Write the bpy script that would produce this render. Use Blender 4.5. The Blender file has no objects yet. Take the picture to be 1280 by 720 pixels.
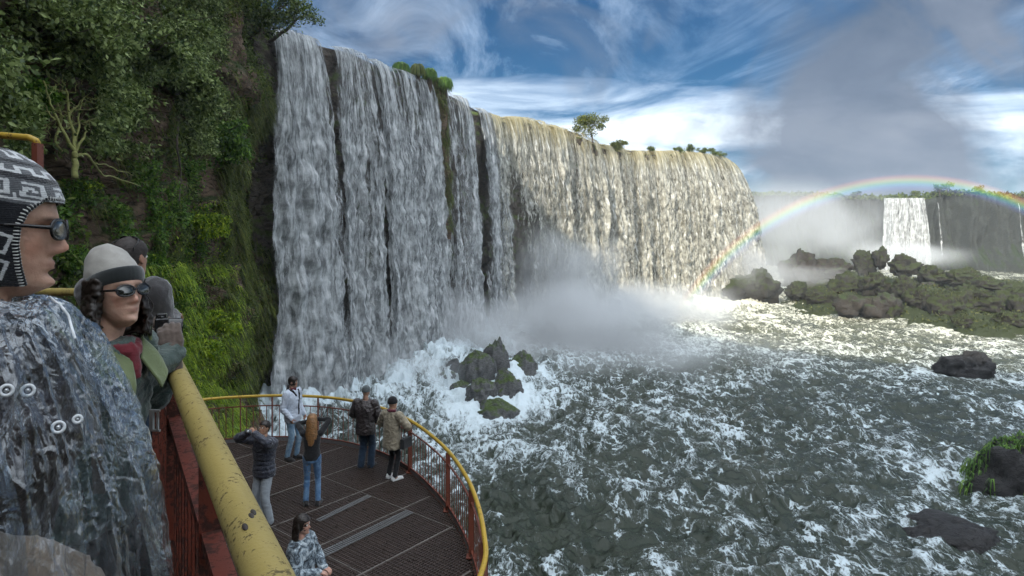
import bpy, math, random
import numpy as np
from mathutils import Vector, Matrix
random.seed(7); RNG = np.random.default_rng(7)
SC = bpy.context.scene
COL = SC.collection
F = 800.0; HY = 290.0            # focal length and horizon row of the 1280 px wide photograph
WATER = -20.0                    # river level below the eye of the camera
R = math.radians
def P(px, py, d): return np.array([(px - 640.0) / F * d, d, (HY - py) / F * d])

# ------------------------------------------------------------------ mesh helpers
def mesh_obj(name, V, Fc, mat=None, parent=None, smooth=True, uv=None, attrs=None):
    V = np.asarray(V, dtype=np.float32).reshape(-1, 3)
    me = bpy.data.meshes.new(name)
    if isinstance(Fc, np.ndarray):
        k = Fc.shape[1]; n = Fc.shape[0]
        me.vertices.add(len(V)); me.vertices.foreach_set('co', V.ravel())
        me.loops.add(n * k); me.loops.foreach_set('vertex_index', Fc.astype(np.int32).ravel())
        me.polygons.add(n); me.polygons.foreach_set('loop_start', np.arange(0, n * k, k, dtype=np.int32))
        me.update(calc_edges=True)
    else:
        me.from_pydata([tuple(v) for v in V.tolist()], [], [tuple(f) for f in Fc])
    if smooth: me.polygons.foreach_set('use_smooth', np.ones(len(me.polygons), dtype=bool))
    if uv is not None:
        l = me.uv_layers.new(name='UVMap')
        idx = np.empty(len(me.loops), dtype=np.int32); me.loops.foreach_get('vertex_index', idx)
        l.data.foreach_set('uv', np.asarray(uv, dtype=np.float32)[idx].ravel())
    if attrs:
        for an, av in attrs.items():
            av = np.asarray(av, dtype=np.float32)
            if av.ndim == 2:
                a = me.attributes.new(an, 'FLOAT_COLOR', 'POINT')
                c = np.ones((len(V), 4), dtype=np.float32); c[:, :3] = av[:, :3]; a.data.foreach_set('color', c.ravel())
            else:
                a = me.attributes.new(an, 'FLOAT', 'POINT'); a.data.foreach_set('value', av)
    me.update()
    o = bpy.data.objects.new(name, me); COL.objects.link(o)
    if mat is not None: me.materials.append(mat)
    if parent is not None: o.parent = parent
    return o
def grid_faces(nu, nv, closed_u=False):
    """nu columns, nv rows, vertex index = i*nv + j"""
    i = np.arange(nu if closed_u else nu - 1); j = np.arange(nv - 1)
    I, J = np.meshgrid(i, j, indexing='ij'); I2 = (I + 1) % nu
    return np.stack([I * nv + J, I2 * nv + J, I2 * nv + J + 1, I * nv + J + 1], -1).reshape(-1, 4)
class MB:
    """collects simple solids into one mesh"""
    def __init__(s): s.V = []; s.F = []; s.n = 0
    def add(s, V, Fc):
        V = np.asarray(V, float); s.V.append(V); s.F += [tuple(int(a) + s.n for a in f) for f in Fc]; s.n += len(V); return s
    def box(s, c, size, M=None):
        c = np.asarray(c, float); h = np.asarray(size, float) / 2
        v = np.array([[x, y, z] for x in (-1, 1) for y in (-1, 1) for z in (-1, 1)]) * h
        if M is not None: v = v @ np.asarray(M).T
        return s.add(v + c, [(0,1,3,2),(4,6,7,5),(0,4,5,1),(2,3,7,6),(0,2,6,4),(1,5,7,3)])
    def bar(s, a, b, w, h, up=(0,0,1)):
        a = np.asarray(a, float); b = np.asarray(b, float); d = b - a; L = np.linalg.norm(d); d /= L
        up = np.asarray(up, float); sd = np.cross(d, up)
        if np.linalg.norm(sd) < 1e-5: sd = np.cross(d, (1, 0, 0))
        sd /= np.linalg.norm(sd); u = np.cross(sd, d)
        return s.box((a + b) / 2, (w, L, h), np.stack([sd, d, u], 1))
    def tube(s, pts, rad, n=10, caps=True):
        V, Fc = tube_geo(pts, rad, n, caps); return s.add(V, Fc)
    def ell(s, c, r, M=None, nu=16, nv=10):
        V, Fc = ell_geo(c, r, M, nu, nv); return s.add(V, Fc)
    def build(s, name, mat=None, parent=None, smooth=False):
        o = mesh_obj(name, np.concatenate(s.V), s.F, mat, parent, smooth)
        return o
def tube_geo(pts, rad, n=10, caps=True):
    pts = np.asarray(pts, float); k = len(pts); rad = np.ones(k) * np.asarray(rad, float)
    T = np.gradient(pts, axis=0); T /= np.linalg.norm(T, axis=1)[:, None] + 1e-12
    u = np.cross(T[0], (0, 0, 1.0))
    if np.linalg.norm(u) < 1e-3: u = np.cross(T[0], (1.0, 0, 0))
    u /= np.linalg.norm(u); V = []
    a = np.arange(n) * 2 * math.pi / n
    for i in range(k):
        u = u - T[i] * np.dot(u, T[i]); u /= np.linalg.norm(u) + 1e-12; w = np.cross(T[i], u)
        V.append(pts[i] + rad[i] * (np.cos(a)[:, None] * u + np.sin(a)[:, None] * w))
    V = np.concatenate(V); Fc = []
    for i in range(k - 1):
        for j in range(n):
            j2 = (j + 1) % n; Fc.append((i*n + j, i*n + j2, (i+1)*n + j2, (i+1)*n + j))
    if caps:
        Fc.append(tuple(range(n))[::-1]); Fc.append(tuple((k-1)*n + j for j in range(n)))
    return V, Fc
def ell_geo(c, r, M=None, nu=16, nv=10):
    c = np.asarray(c, float); r = np.ones(3) * np.asarray(r, float); V = [(0, 0, -1.0)]
    for j in range(1, nv):
        th = math.pi * j / nv
        for i in range(nu):
            p = 2 * math.pi * i / nu; V.append((math.sin(th)*math.cos(p), math.sin(th)*math.sin(p), -math.cos(th)))
    V.append((0, 0, 1.0)); V = np.array(V) * r; Fc = []
    if M is not None: V = V @ np.asarray(M).T
    for i in range(nu): Fc.append((0, 1 + (i + 1) % nu, 1 + i))
    for j in range(nv - 2):
        for i in range(nu):
            a = 1 + j*nu + i; b = 1 + j*nu + (i + 1) % nu; Fc.append((a, b, b + nu, a + nu))
    L = 1 + (nv - 1) * nu
    for i in range(nu): Fc.append((L, L - nu + i, L - nu + (i + 1) % nu))
    return V + c, Fc
def catmull(pts, n):
    pts = np.asarray(pts, float); p = np.vstack([2*pts[0] - pts[1], pts, 2*pts[-1] - pts[-2]])
    t = np.linspace(0, len(pts) - 1 - 1e-9, n); i = t.astype(int); f = (t - i)[:, None]
    a, b, c, d = p[i], p[i+1], p[i+2], p[i+3]
    return 0.5 * ((2*b) + (-a + c)*f + (2*a - 5*b + 4*c - d)*f**2 + (-a + 3*b - 3*c + d)*f**3)
def smooth01(x, a, b):
    t = np.clip((np.asarray(x, float) - a) / (b - a), 0, 1); return t*t*(3 - 2*t)

# ------------------------------------------------------------------ numpy noise
_G = np.random.default_rng(11); _perm = _G.permutation(256); _perm = np.concatenate([_perm, _perm, _perm])
_g3 = _G.normal(size=(256, 3)); _g3 /= np.linalg.norm(_g3, axis=1)[:, None]
def noise3(x, y, z=0.0):
    x, y, z = np.broadcast_arrays(np.asarray(x, float), np.asarray(y, float), np.asarray(z, float))
    xi = np.floor(x).astype(int); yi = np.floor(y).astype(int); zi = np.floor(z).astype(int)
    xf = x - xi; yf = y - yi; zf = z - zi
    u = xf**3*(xf*(xf*6 - 15) + 10); v = yf**3*(yf*(yf*6 - 15) + 10); w = zf**3*(zf*(zf*6 - 15) + 10)
    out = 0
    for a in (0, 1):
        for b in (0, 1):
            for c in (0, 1):
                h = _perm[_perm[_perm[(xi + a) & 255] + ((yi + b) & 255)] + ((zi + c) & 255)]
                g = _g3[h]
                d = g[..., 0]*(xf - a) + g[..., 1]*(yf - b) + g[..., 2]*(zf - c)
                out = out + d * (u if a else 1 - u) * (v if b else 1 - v) * (w if c else 1 - w)
    return out * 1.5
def fbm(x, y, z=0.0, o=4, lac=2.03, g=0.5):
    s = 0; a = 1.0; f = 1.0
    for k in range(o):
        s = s + a * noise3(np.asarray(x)*f + 17.3*k, np.asarray(y)*f + 5.1*k, np.asarray(z)*f); a *= g; f *= lac
    return s
def ridged(x, y, z=0.0, o=4):
    s = 0; a = 1.0; f = 1.0
    for k in range(o):
        s = s + a * (1 - 2*np.abs(noise3(np.asarray(x)*f + 9.7*k, np.asarray(y)*f + 3.3*k, np.asarray(z)*f))); a *= .5; f *= 2.1
    return s

# ------------------------------------------------------------------ tags
def tag(o, label=None, cat=None, group=None, kind=None):
    if label: o['label'] = label
    if cat: o['category'] = cat
    if group: o['group'] = group
    if kind: o['kind'] = kind
    return o
def thing(name, label, cat, loc=(0, 0, 0), rz=0, group=None):
    o = bpy.data.objects.new(name, None); COL.objects.link(o); o.location = tuple(loc); o.rotation_euler = (0, 0, rz)
    o.empty_display_size = .2
    return tag(o, label, cat, group)

# ------------------------------------------------------------------ materials
class NT:
    def __init__(s, name, world=False):
        if world:
            s.m = bpy.data.worlds.new(name)
        else:
            s.m = bpy.data.materials.new(name)
        s.m.use_nodes = True; s.t = s.m.node_tree; s.t.nodes.clear()
        s.out = s.t.nodes.new('ShaderNodeOutputWorld' if world else 'ShaderNodeOutputMaterial')
    def n(s, typ, ins=None, **kw):
        nd = s.t.nodes.new('ShaderNode' + typ)
        for k, v in kw.items(): setattr(nd, k, v)
        if ins:
            for k, v in ins.items(): s.set(nd.inputs[k], v)
        return nd
    def set(s, sock, v):
        if isinstance(v, bpy.types.NodeSocket): s.t.links.new(v, sock)
        elif isinstance(v, bpy.types.Node): s.t.links.new(v.outputs[0], sock)
        else:
            if sock.type == 'RGBA' and not hasattr(v, '__len__'): v = (v, v, v, 1)
            if sock.type == 'RGBA' and len(v) == 3: v = (*v, 1)
            sock.default_value = v
    def math(s, op, a, b=0.0, c=None, clamp=False):
        nd = s.t.nodes.new('ShaderNodeMath'); nd.operation = op; nd.use_clamp = clamp
        s.set(nd.inputs[0], a); s.set(nd.inputs[1], b)
        if c is not None: s.set(nd.inputs[2], c)
        return nd.outputs[0]
    def vmath(s, op, a, b=(0, 0, 0)):
        nd = s.t.nodes.new('ShaderNodeVectorMath'); nd.operation = op
        s.set(nd.inputs[0], a)
        if op == 'SCALE': s.set(nd.inputs['Scale'], b)
        else: s.set(nd.inputs[1], b)
        return nd.outputs[0]
    def ramp(s, fac, stops, interp='LINEAR'):
        nd = s.t.nodes.new('ShaderNodeValToRGB'); r = nd.color_ramp; r.interpolation = interp
        while len(r.elements) < len(stops): r.elements.new(0.5)
        for e, (p, c) in zip(r.elements, stops):
            e.position = p; e.color = (c, c, c, 1) if not hasattr(c, '__len__') else (*c[:3], 1)
        s.set(nd.inputs[0], fac); return nd.outputs[0]
    def mix(s, f, a, b, mode='MIX'):
        nd = s.t.nodes.new('ShaderNodeMix'); nd.data_type = 'RGBA'; nd.blend_type = mode
        s.set(nd.inputs[0], f); s.set(nd.inputs[6], a); s.set(nd.inputs[7], b); return nd.outputs[2]
    def noise(s, vec, scale=5.0, detail=4.0, rough=0.55, dist=0.0, out=0, dim='3D'):
        nd = s.t.nodes.new('ShaderNodeTexNoise'); nd.noise_dimensions = dim
        if vec is not None: s.set(nd.inputs['Vector'], vec)
        s.set(nd.inputs['Scale'], scale); nd.inputs['Detail'].default_value = detail
        nd.inputs['Roughness'].default_value = rough; nd.inputs['Distortion'].default_value = dist
        return nd.outputs[out]
    def coord(s, which='Object'): return s.n('TexCoord').outputs[which]
    def scale(s, vec, v):
        nd = s.n('Mapping'); s.set(nd.inputs['Vector'], vec); nd.inputs['Scale'].default_value = v; return nd.outputs[0]
    def attr(s, name, out='Fac'): return s.n('Attribute', attribute_name=name).outputs[out]
    def bump(s, h, strength=.5, dist=.05):
        return s.n('Bump', {'Height': h, 'Strength': strength, 'Distance': dist}).outputs[0]
    def bsdf(s, **ins):
        nd = s.n('BsdfPrincipled')
        for k, v in ins.items(): s.set(nd.inputs[k.replace('_', ' ')], v)
        return nd
    def done(s, shader, disp=None, volume=None):
        if shader is not None: s.t.links.new(shader.outputs[0] if isinstance(shader, bpy.types.Node) else shader, s.out.inputs['Surface'])
        if volume is not None: s.t.links.new(volume.outputs[0], s.out.inputs['Volume'])
        return s.m
def plain(name, col, rough=.6, metal=0.0, var=.25, vscale=8.0, bump=.0, bscale=60.0, bdist=.002, spec=.5, sheen=0.0, coat=0.0):
    """a base colour broken up by noise of the thing's own colour, with optional fine bump"""
    t = NT(name); co = t.coord()
    n = t.noise(co, vscale, 5, .6)
    c = np.array(col, float)
    cc = t.ramp(n, [(.25, tuple(c*(1 - var))), (.75, tuple(np.clip(c*(1 + var), 0, 1)))])
    b = t.bsdf(Base_Color=cc, Roughness=rough, Metallic=metal, Specular_IOR_Level=spec, Sheen_Weight=sheen, Coat_Weight=coat)
    if bump: t.set(b.inputs['Normal'], t.bump(t.noise(co, bscale, 4, .6), bump, bdist))
    return t.done(b)

# ================================================================== CAMERA, LIGHT, SKY
cam = bpy.data.objects.new('camera', bpy.data.cameras.new('camera')); COL.objects.link(cam)
cam.data.sensor_width = 36; cam.data.lens = 36 * F / 1280; cam.data.shift_y = -(360 - HY) / 1280
cam.rotation_euler = (R(90), 0, 0); cam.data.clip_start = .05; cam.data.clip_end = 6000
SC.camera = cam
SUN_EL = R(25); to_sun = np.array([-0.40, -0.90]); to_sun /= np.linalg.norm(to_sun)
sv = Vector((to_sun[0]*math.cos(SUN_EL), to_sun[1]*math.cos(SUN_EL), math.sin(SUN_EL)))
sun = bpy.data.objects.new('sun', bpy.data.lights.new('sun', 'SUN')); COL.objects.link(sun)
sun.data.energy = 2.7; sun.data.angle = R(.5); sun.data.color = (1.0, .90, .72)
sun.rotation_euler = sv.to_track_quat('Z', 'Y').to_euler()
SC.view_settings.view_transform = 'Standard'; SC.view_settings.look = 'None'; SC.view_settings.exposure = 1.2
SC.view_settings.gamma = 1
SC.cycles.volume_bounces = 1; SC.cycles.volume_step_rate = 2.5; SC.cycles.volume_max_steps = 256; SC.cycles.use_adaptive_sampling = True; SC.cycles.adaptive_threshold = .03; SC.cycles.max_bounces = 8; SC.cycles.transparent_max_bounces = 24; SC.cycles.diffuse_bounces = 3

w = NT('World', world=True); SC.world = w.m
sky = w.n('TexSky', sky_type='NISHITA'); sky.sun_disc = False; sky.sun_elevation = SUN_EL
sky.sun_rotation = math.atan2(to_sun[0], to_sun[1]); sky.air_density = 1.0; sky.dust_density = .4; sky.ozone_density = 3.0
gen = w.coord('Generated')
sep = w.n('SeparateXYZ', {0: gen})
X, Y, Z = sep.outputs
# directions flattened on to a high cloud layer
zz = w.math('MAXIMUM', Z, 0.02)
zc = w.math('ADD', zz, .16)
cu = w.math('DIVIDE', X, zc); cv = w.math('DIVIDE', Y, zc)
comb = w.n('CombineXYZ', {0: cu, 1: cv, 2: 0.0}).outputs[0]
rot = w.n('Mapping'); w.set(rot.inputs['Vector'], comb); rot.inputs['Rotation'].default_value = (0, 0, R(38)); rot.inputs['Scale'].default_value = (1.0, .42, 1.0)
cirr = w.noise(rot.outputs[0], 2.0, 12, .66, 1.4)
cirr2 = w.noise(comb, .9, 8, .6, .5)
band = w.math('MULTIPLY', w.ramp(cirr, [(.47, 0), (.60, .45), (.74, 1)]), w.ramp(cirr2, [(.38, .15), (.6, 1)]))
# a bank of bright cloud low over the falls: narrow in elevation
elev = w.math('DIVIDE', Z, w.math('MAXIMUM', Y, .05))
azim = w.math('DIVIDE', X, w.math('MAXIMUM', Y, .05))
bank_n = w.noise(w.n('CombineXYZ', {0: w.math('MULTIPLY', azim, 2.2), 1: w.math('MULTIPLY', elev, 9.0), 2: 1.7}).outputs[0], 1.6, 9, .58, .6)
lowc = w.ramp(elev, [(0.0, .50), (.10, .66), (.16, .86), (.225, .60), (.29, .1), (.4, 0)])
bank = w.ramp(w.math('MULTIPLY', bank_n, w.math('ADD', lowc, .0)), [(.22, 0), (.33, .55), (.46, 1)])
front = w.math('GREATER_THAN', Y, 0.05)
bank = w.math('MULTIPLY', bank, front)
white = w.math('MAXIMUM', band, bank, clamp=True)
skyc = w.mix(1.0, sky.outputs[0], (.14, .38, .50, 1), 'MULTIPLY')
cl1 = w.mix(white, skyc, w.mix(1.0, w.ramp(w.math('ADD', w.math('MULTIPLY', bank, .55), w.math('MULTIPLY', cirr, .6)), [(.1, (5.0, 7.0, 9.5)), (.9, (12.5, 13.2, 13.6))]), (1, 1, 1, 1), 'MULTIPLY'))
# grey spray cloud drifting up on the right, part of the sky's cloud layer
gn = w.noise(w.n('CombineXYZ', {0: w.math('MULTIPLY', azim, 3.0), 1: w.math('MULTIPLY', elev, 3.6), 2: 4.2}).outputs[0], 1.25, 7, .55, .5)
gm = w.math('MULTIPLY', w.math('SUBTRACT', azim, w.math('ADD', .50, w.math('MULTIPLY', elev, .22))), 3.4)
g1 = w.math('SUBTRACT', 1.0, w.math('ABSOLUTE', gm))
topc = w.math('MULTIPLY', w.ramp(elev, [(.2, 0), (.4, 1)]), w.ramp(azim, [(.36, 0), (.56, .75)]))
gsum = w.math('ADD', w.math('MAXIMUM', g1, topc), w.math('MULTIPLY', w.math('SUBTRACT', gn, .5), 2.6))
gf = w.math('MULTIPLY', w.ramp(gsum, [(.12, 0), (.70, .92)]), front)
fin = w.mix(gf, cl1, w.ramp(gn, [(.35, (1.35, 1.75, 2.4)), (.7, (2.7, 3.0, 3.6))]))
# broken bright cloud added out of view, overhead and behind, to lift the shade
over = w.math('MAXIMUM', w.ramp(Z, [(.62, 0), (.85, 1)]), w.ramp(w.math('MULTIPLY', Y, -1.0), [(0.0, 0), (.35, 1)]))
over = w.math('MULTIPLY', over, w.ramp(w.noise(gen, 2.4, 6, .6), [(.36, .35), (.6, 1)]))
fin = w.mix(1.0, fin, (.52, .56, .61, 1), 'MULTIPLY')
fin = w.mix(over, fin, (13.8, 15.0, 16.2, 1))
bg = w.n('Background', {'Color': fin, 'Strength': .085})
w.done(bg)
# ================================================================== MATERIALS OF THE PLACE
def rock_mat(name, c1, c2, moss=None, moss_amt=.5, scale=1.0, wet=.45):
    t = NT(name); co = t.coord()
    n1 = t.noise(co, .35*scale, 8, .65); n2 = t.noise(t.scale(co, (1, 1, 2.6)), 2.2*scale, 8, .65, .4)
    vor = t.n('TexVoronoi', {'Vector': t.scale(co, (1, 1, 1.7)), 'Scale': 1.3*scale}, feature='DISTANCE_TO_EDGE').outputs[0]
    crack = t.ramp(t.math('ADD', vor, t.math('MULTIPLY', n2, .25)), [(.10, .3), (.2, 1)])
    col = t.mix(n1, c1, c2)
    col = t.mix(t.ramp(n2, [(.35, 0), (.65, 1)]), col, tuple(np.array(c2)*1.35))
    col = t.mix(crack, tuple(np.array(c1)*.35), col)
    if moss is not None:
        geo = t.n('NewGeometry').outputs['Normal']; nz = t.n('SeparateXYZ', {0: geo}).outputs[2]
        mf = t.math('ADD', t.math('MULTIPLY', nz, .5), t.noise(co, .8*scale, 6, .7))
        mf = t.ramp(mf, [(.95 - moss_amt*.6, 0), (1.12 - moss_amt*.6, 1)])
        mc = t.mix(t.noise(co, 5*scale, 6, .7), tuple(np.array(moss)*.4), tuple(np.array(moss)*1.5))
        col = t.mix(mf, col, mc)
    b = t.bsdf(Base_Color=col, Roughness=min(.9, wet + .25), Specular_IOR_Level=.28)
    h = t.math('ADD', t.math('MULTIPLY', n2, .7), t.math('MULTIPLY', crack, .3))
    t.set(b.inputs['Normal'], t.bump(h, .8, .35/scale))
    return t.done(b)
M_ROCK = rock_mat('wet_basalt', (.014, .013, .012), (.042, .036, .032), (.04, .06, .016), .25)
M_BLACKROCK = rock_mat('black_wet_rock', (.008, .008, .009), (.024, .022, .022), None, 0, 1.2, .3)
M_CLIFF = rock_mat('cliff_rock', (.028, .020, .015), (.135, .092, .062), (.035, .055, .014), .45, .8, .6)
M_WALL = rock_mat('wall_behind_falls', (.022, .019, .017), (.075, .058, .045), (.06, .085, .014), .6, .8, .35)
M_MOSSROCK = rock_mat('mossy_rock', (.010, .010, .010), (.036, .034, .031), (.034, .044, .014), .55, 1.1, .7)
def leaf_mat(name, c1, c2, c3=None, trans=.35, rough=.5):
    t = NT(name); g = t.n('NewGeometry').outputs['Random Per Island']
    st = [(0, c1), (.55, c2)] + ([(1, c3)] if c3 is not None else [])
    col = t.ramp(g, st)
    d = t.bsdf(Base_Color=col, Roughness=rough, Specular_IOR_Level=.4)
    tr = t.n('BsdfTranslucent', {'Color': col})
    return t.done(t.n('MixShader', {0: trans, 1: d, 2: tr}))
M_LEAF_GREY = leaf_mat('leaves_grey_green', (.035, .07, .022), (.16, .22, .05), (.42, .50, .20))
M_LEAF_DARK = leaf_mat('leaves_dark', (.018, .036, .009), (.075, .115, .02), (.17, .22, .04))
M_LEAF_BRIGHT = leaf_mat('leaves_bright', (.04, .10, .01), (.21, .33, .015), (.44, .54, .03))
M_LEAF_OLIVE = leaf_mat('hanging_grass', (.03, .045, .010), (.095, .125, .018), (.20, .22, .035))
M_LEAF_MID = leaf_mat('leaves_mid', (.025, .065, .012), (.085, .19, .022), (.20, .33, .04))
M_BARK = plain('bark', (.075, .055, .040), .9, var=.4, vscale=6, bump=.6, bscale=14, bdist=.03)
M_PALEBARK = plain('lichen_bark', (.30, .30, .10), .85, var=.35, vscale=7, bump=.4, bscale=20, bdist=.01)

# ================================================================== FOLIAGE
def leaves_geo(pts, size, droop=0.0, aspect=2.2, rng=RNG, outward=None):
    """one folded leaf (4 triangles as 2 quads) per point"""
    n = len(pts); pts = np.asarray(pts); s = size * rng.uniform(.6, 1.4, n)[:, None]
    a = rng.normal(size=(n, 3)); a[:, 2] -= droop
    if outward is not None: a += outward
    a /= np.linalg.norm(a, axis=1)[:, None]
    b = rng.normal(size=(n, 3)); b -= a * (a*b).sum(1)[:, None]; b /= np.linalg.norm(b, axis=1)[:, None]
    c = np.cross(a, b)
    w = s / aspect
    V = np.stack([pts, pts + a*s*.5 + b*w*.5 + c*w*.12, pts + a*s, pts + a*s*.5 - b*w*.5 + c*w*.12], 1).reshape(-1, 3)
    Fq = np.arange(n*4).reshape(n, 4)
    return V, Fq
def blades_geo(pts, L, W, rng=RNG, out=None, up=0.0, k=3):
    """drooping grass blades: a strip of k quads each"""
    n = len(pts); L = L * rng.uniform(.5, 1.5, n); ang = rng.uniform(0, 2*math.pi, n)
    d = np.stack([np.cos(ang), np.sin(ang), np.zeros(n)], 1)
    if out is not None: d = d*.6 + out; d /= np.linalg.norm(d, axis=1)[:, None] + 1e-9
    sd = np.stack([-d[:, 1], d[:, 0], np.zeros(n)], 1) + rng.normal(size=(n, 3))*.25
    sd /= np.linalg.norm(sd, axis=1)[:, None]
    V = []
    for i in range(k + 1):
        t = i / k
        c = pts + d*(L*t*.45)[:, None] + np.array([0, 0, 1.0])*((up*t - (1 + up)*t*t*.8)*L)[:, None]
        w = (W*(1 - t*.85))
        V.append(c - sd*w/2); V.append(c + sd*w/2)
    V = np.stack(V, 1).reshape(-1, 3); m = 2*(k + 1)
    base = (np.arange(n)*m)[:, None]
    Fq = np.concatenate([base + np.array([2*i, 2*i+1, 2*i+3, 2*i+2]) for i in range(k)], 0)
    return V, Fq
def crown_points(c, r, n, rng=RNG, lobes=9, fill=.55):
    """points on and in uneven clumps inside an ellipsoid"""
    c = np.asarray(c, float); r = np.ones(3)*np.asarray(r, float)
    q = rng.normal(size=(lobes, 3)); q /= np.linalg.norm(q, axis=1)[:, None]; q *= rng.uniform(.25, .85, lobes)[:, None]
    k = rng.integers(0, lobes, n); p = rng.normal(size=(n, 3)); p /= np.linalg.norm(p, axis=1)[:, None]
    p *= (rng.uniform(0, 1, n)**.4)[:, None] * rng.uniform(.22, .55, lobes)[k][:, None]
    return c + (q[k] + p) * r
def foliage(name, pts, size, mat, parent=None, droop=0.0, aspect=2.2, blades=False, **kw):
    if blades: V, Fq = blades_geo(pts, size, size/aspect, **kw)
    else: V, Fq = leaves_geo(pts, size, droop, aspect, **kw)
    return mesh_obj(name, V, Fq, mat, parent, smooth=False)
def branch_path(a, b, rng=RNG, wob=.1, n=7):
    a = np.asarray(a, float); b = np.asarray(b, float); t = np.linspace(0, 1, n)[:, None]; L = np.linalg.norm(b - a)
    p = a + (b - a)*t; j = rng.normal(size=(n, 3))*wob*L*.35; j[0] = 0; j[-1] = 0
    return p + j*np.sin(t*math.pi)
def tree(name, label, cat, base, height, crown_r, mat, nleaf, leaf, group=None, bark=None, lobes=10, trunk_r=.12, crown_c=None, seed=0):
    rg = np.random.default_rng(seed + 100); t = thing(name, label, cat, base, 0, group)
    cc = np.array([0, 0, height*.68]) if crown_c is None else np.asarray(crown_c, float)
    m = MB(); m.tube(branch_path((0, 0, -.4), cc*.75, rg, .08), np.linspace(trunk_r, trunk_r*.5, 7), 7)
    for k in range(lobes):
        e = rg.normal(size=3); e /= np.linalg.norm(e); e = cc + e*np.asarray(crown_r)*.75
        m.tube(branch_path(cc*rg.uniform(.35, .75), e, rg, .12), np.linspace(trunk_r*.45, trunk_r*.08, 7), 5)
    m.build('trunk', bark or M_BARK, t, True)
    foliage('crown', crown_points(cc, crown_r, nleaf, rg, lobes + 4), leaf, mat, t, rng=rg)
    return t

# ================================================================== CREST LINE OF THE FALLS (pixel column, pixel row of the lip, distance)
crest_px = [(318, 20, 65.5), (340, 29, 67), (375, 40, 70), (410, 53, 74.5), (445, 62, 79), (480, 78, 84), (515, 92, 90), (548, 106, 97), (575, 119, 104), (620, 143, 117), (660, 146, 126),
            (690, 155, 132), (722, 163, 139), (752, 178, 147), (795, 187, 158), (850, 188, 170), (893, 193, 183), (912, 202, 196), (918, 210, 222)]
crest = np.array([P(*c) for c in crest_px])
NS = 1500
crest_s = catmull(crest, NS)                         # fine polyline
seg = np.linalg.norm(np.diff(crest_s[:, :2], axis=0), axis=1); S_ARC = np.concatenate([[0], np.cumsum(seg)])
tan = np.gradient(crest_s[:, :2], axis=0); tan /= np.linalg.norm(tan, axis=1)[:, None]
nrm = np.stack([tan[:, 1], -tan[:, 0]], 1)            # out over the river
px_of = 640 + F*crest_s[:, 0]/crest_s[:, 1]
def s_at(px): return np.interp(px, px_of, S_ARC)
def at_s(s):
    s = np.asarray(s); f = lambda a: np.interp(s, S_ARC, a)
    return f(crest_s[:, 0]), f(crest_s[:, 1]), f(crest_s[:, 2]), f(nrm[:, 0]), f(nrm[:, 1])
def hash01(x): return (noise3(x, 3.7, 9.1)*.5 + .5)

# rock wall behind the water
def wall_mesh():
    s = np.linspace(0, S_ARC[-1], 520); z = np.linspace(0, 1, 150)
    S, T = np.meshgrid(s, z, indexing='ij'); x, y, zt, nx, ny = at_s(S)
    Zw = zt - .3 - T*(zt - .3 - (WATER - 3))
    d = -1.0 + fbm(S*.16, Zw*.09, 0, 4)*1.6 + ridged(S*.35, Zw*.5, 4, 4)*.35
    d = d + smooth01(T, .72, 1.0)*5.0*(.6 + .8*noise3(S*.07, 2.2))           # talus at the foot
    d = np.where(T < .02, -1.2, d)
    V = np.stack([x + nx*d, y + ny*d, Zw], -1).reshape(-1, 3)
    # the flat river bed on top, running back from the lip
    o = mesh_obj('rock_wall', V, grid_faces(len(s), len(z)), M_WALL)
    return tag(o, kind='structure')
wall_mesh()

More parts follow.
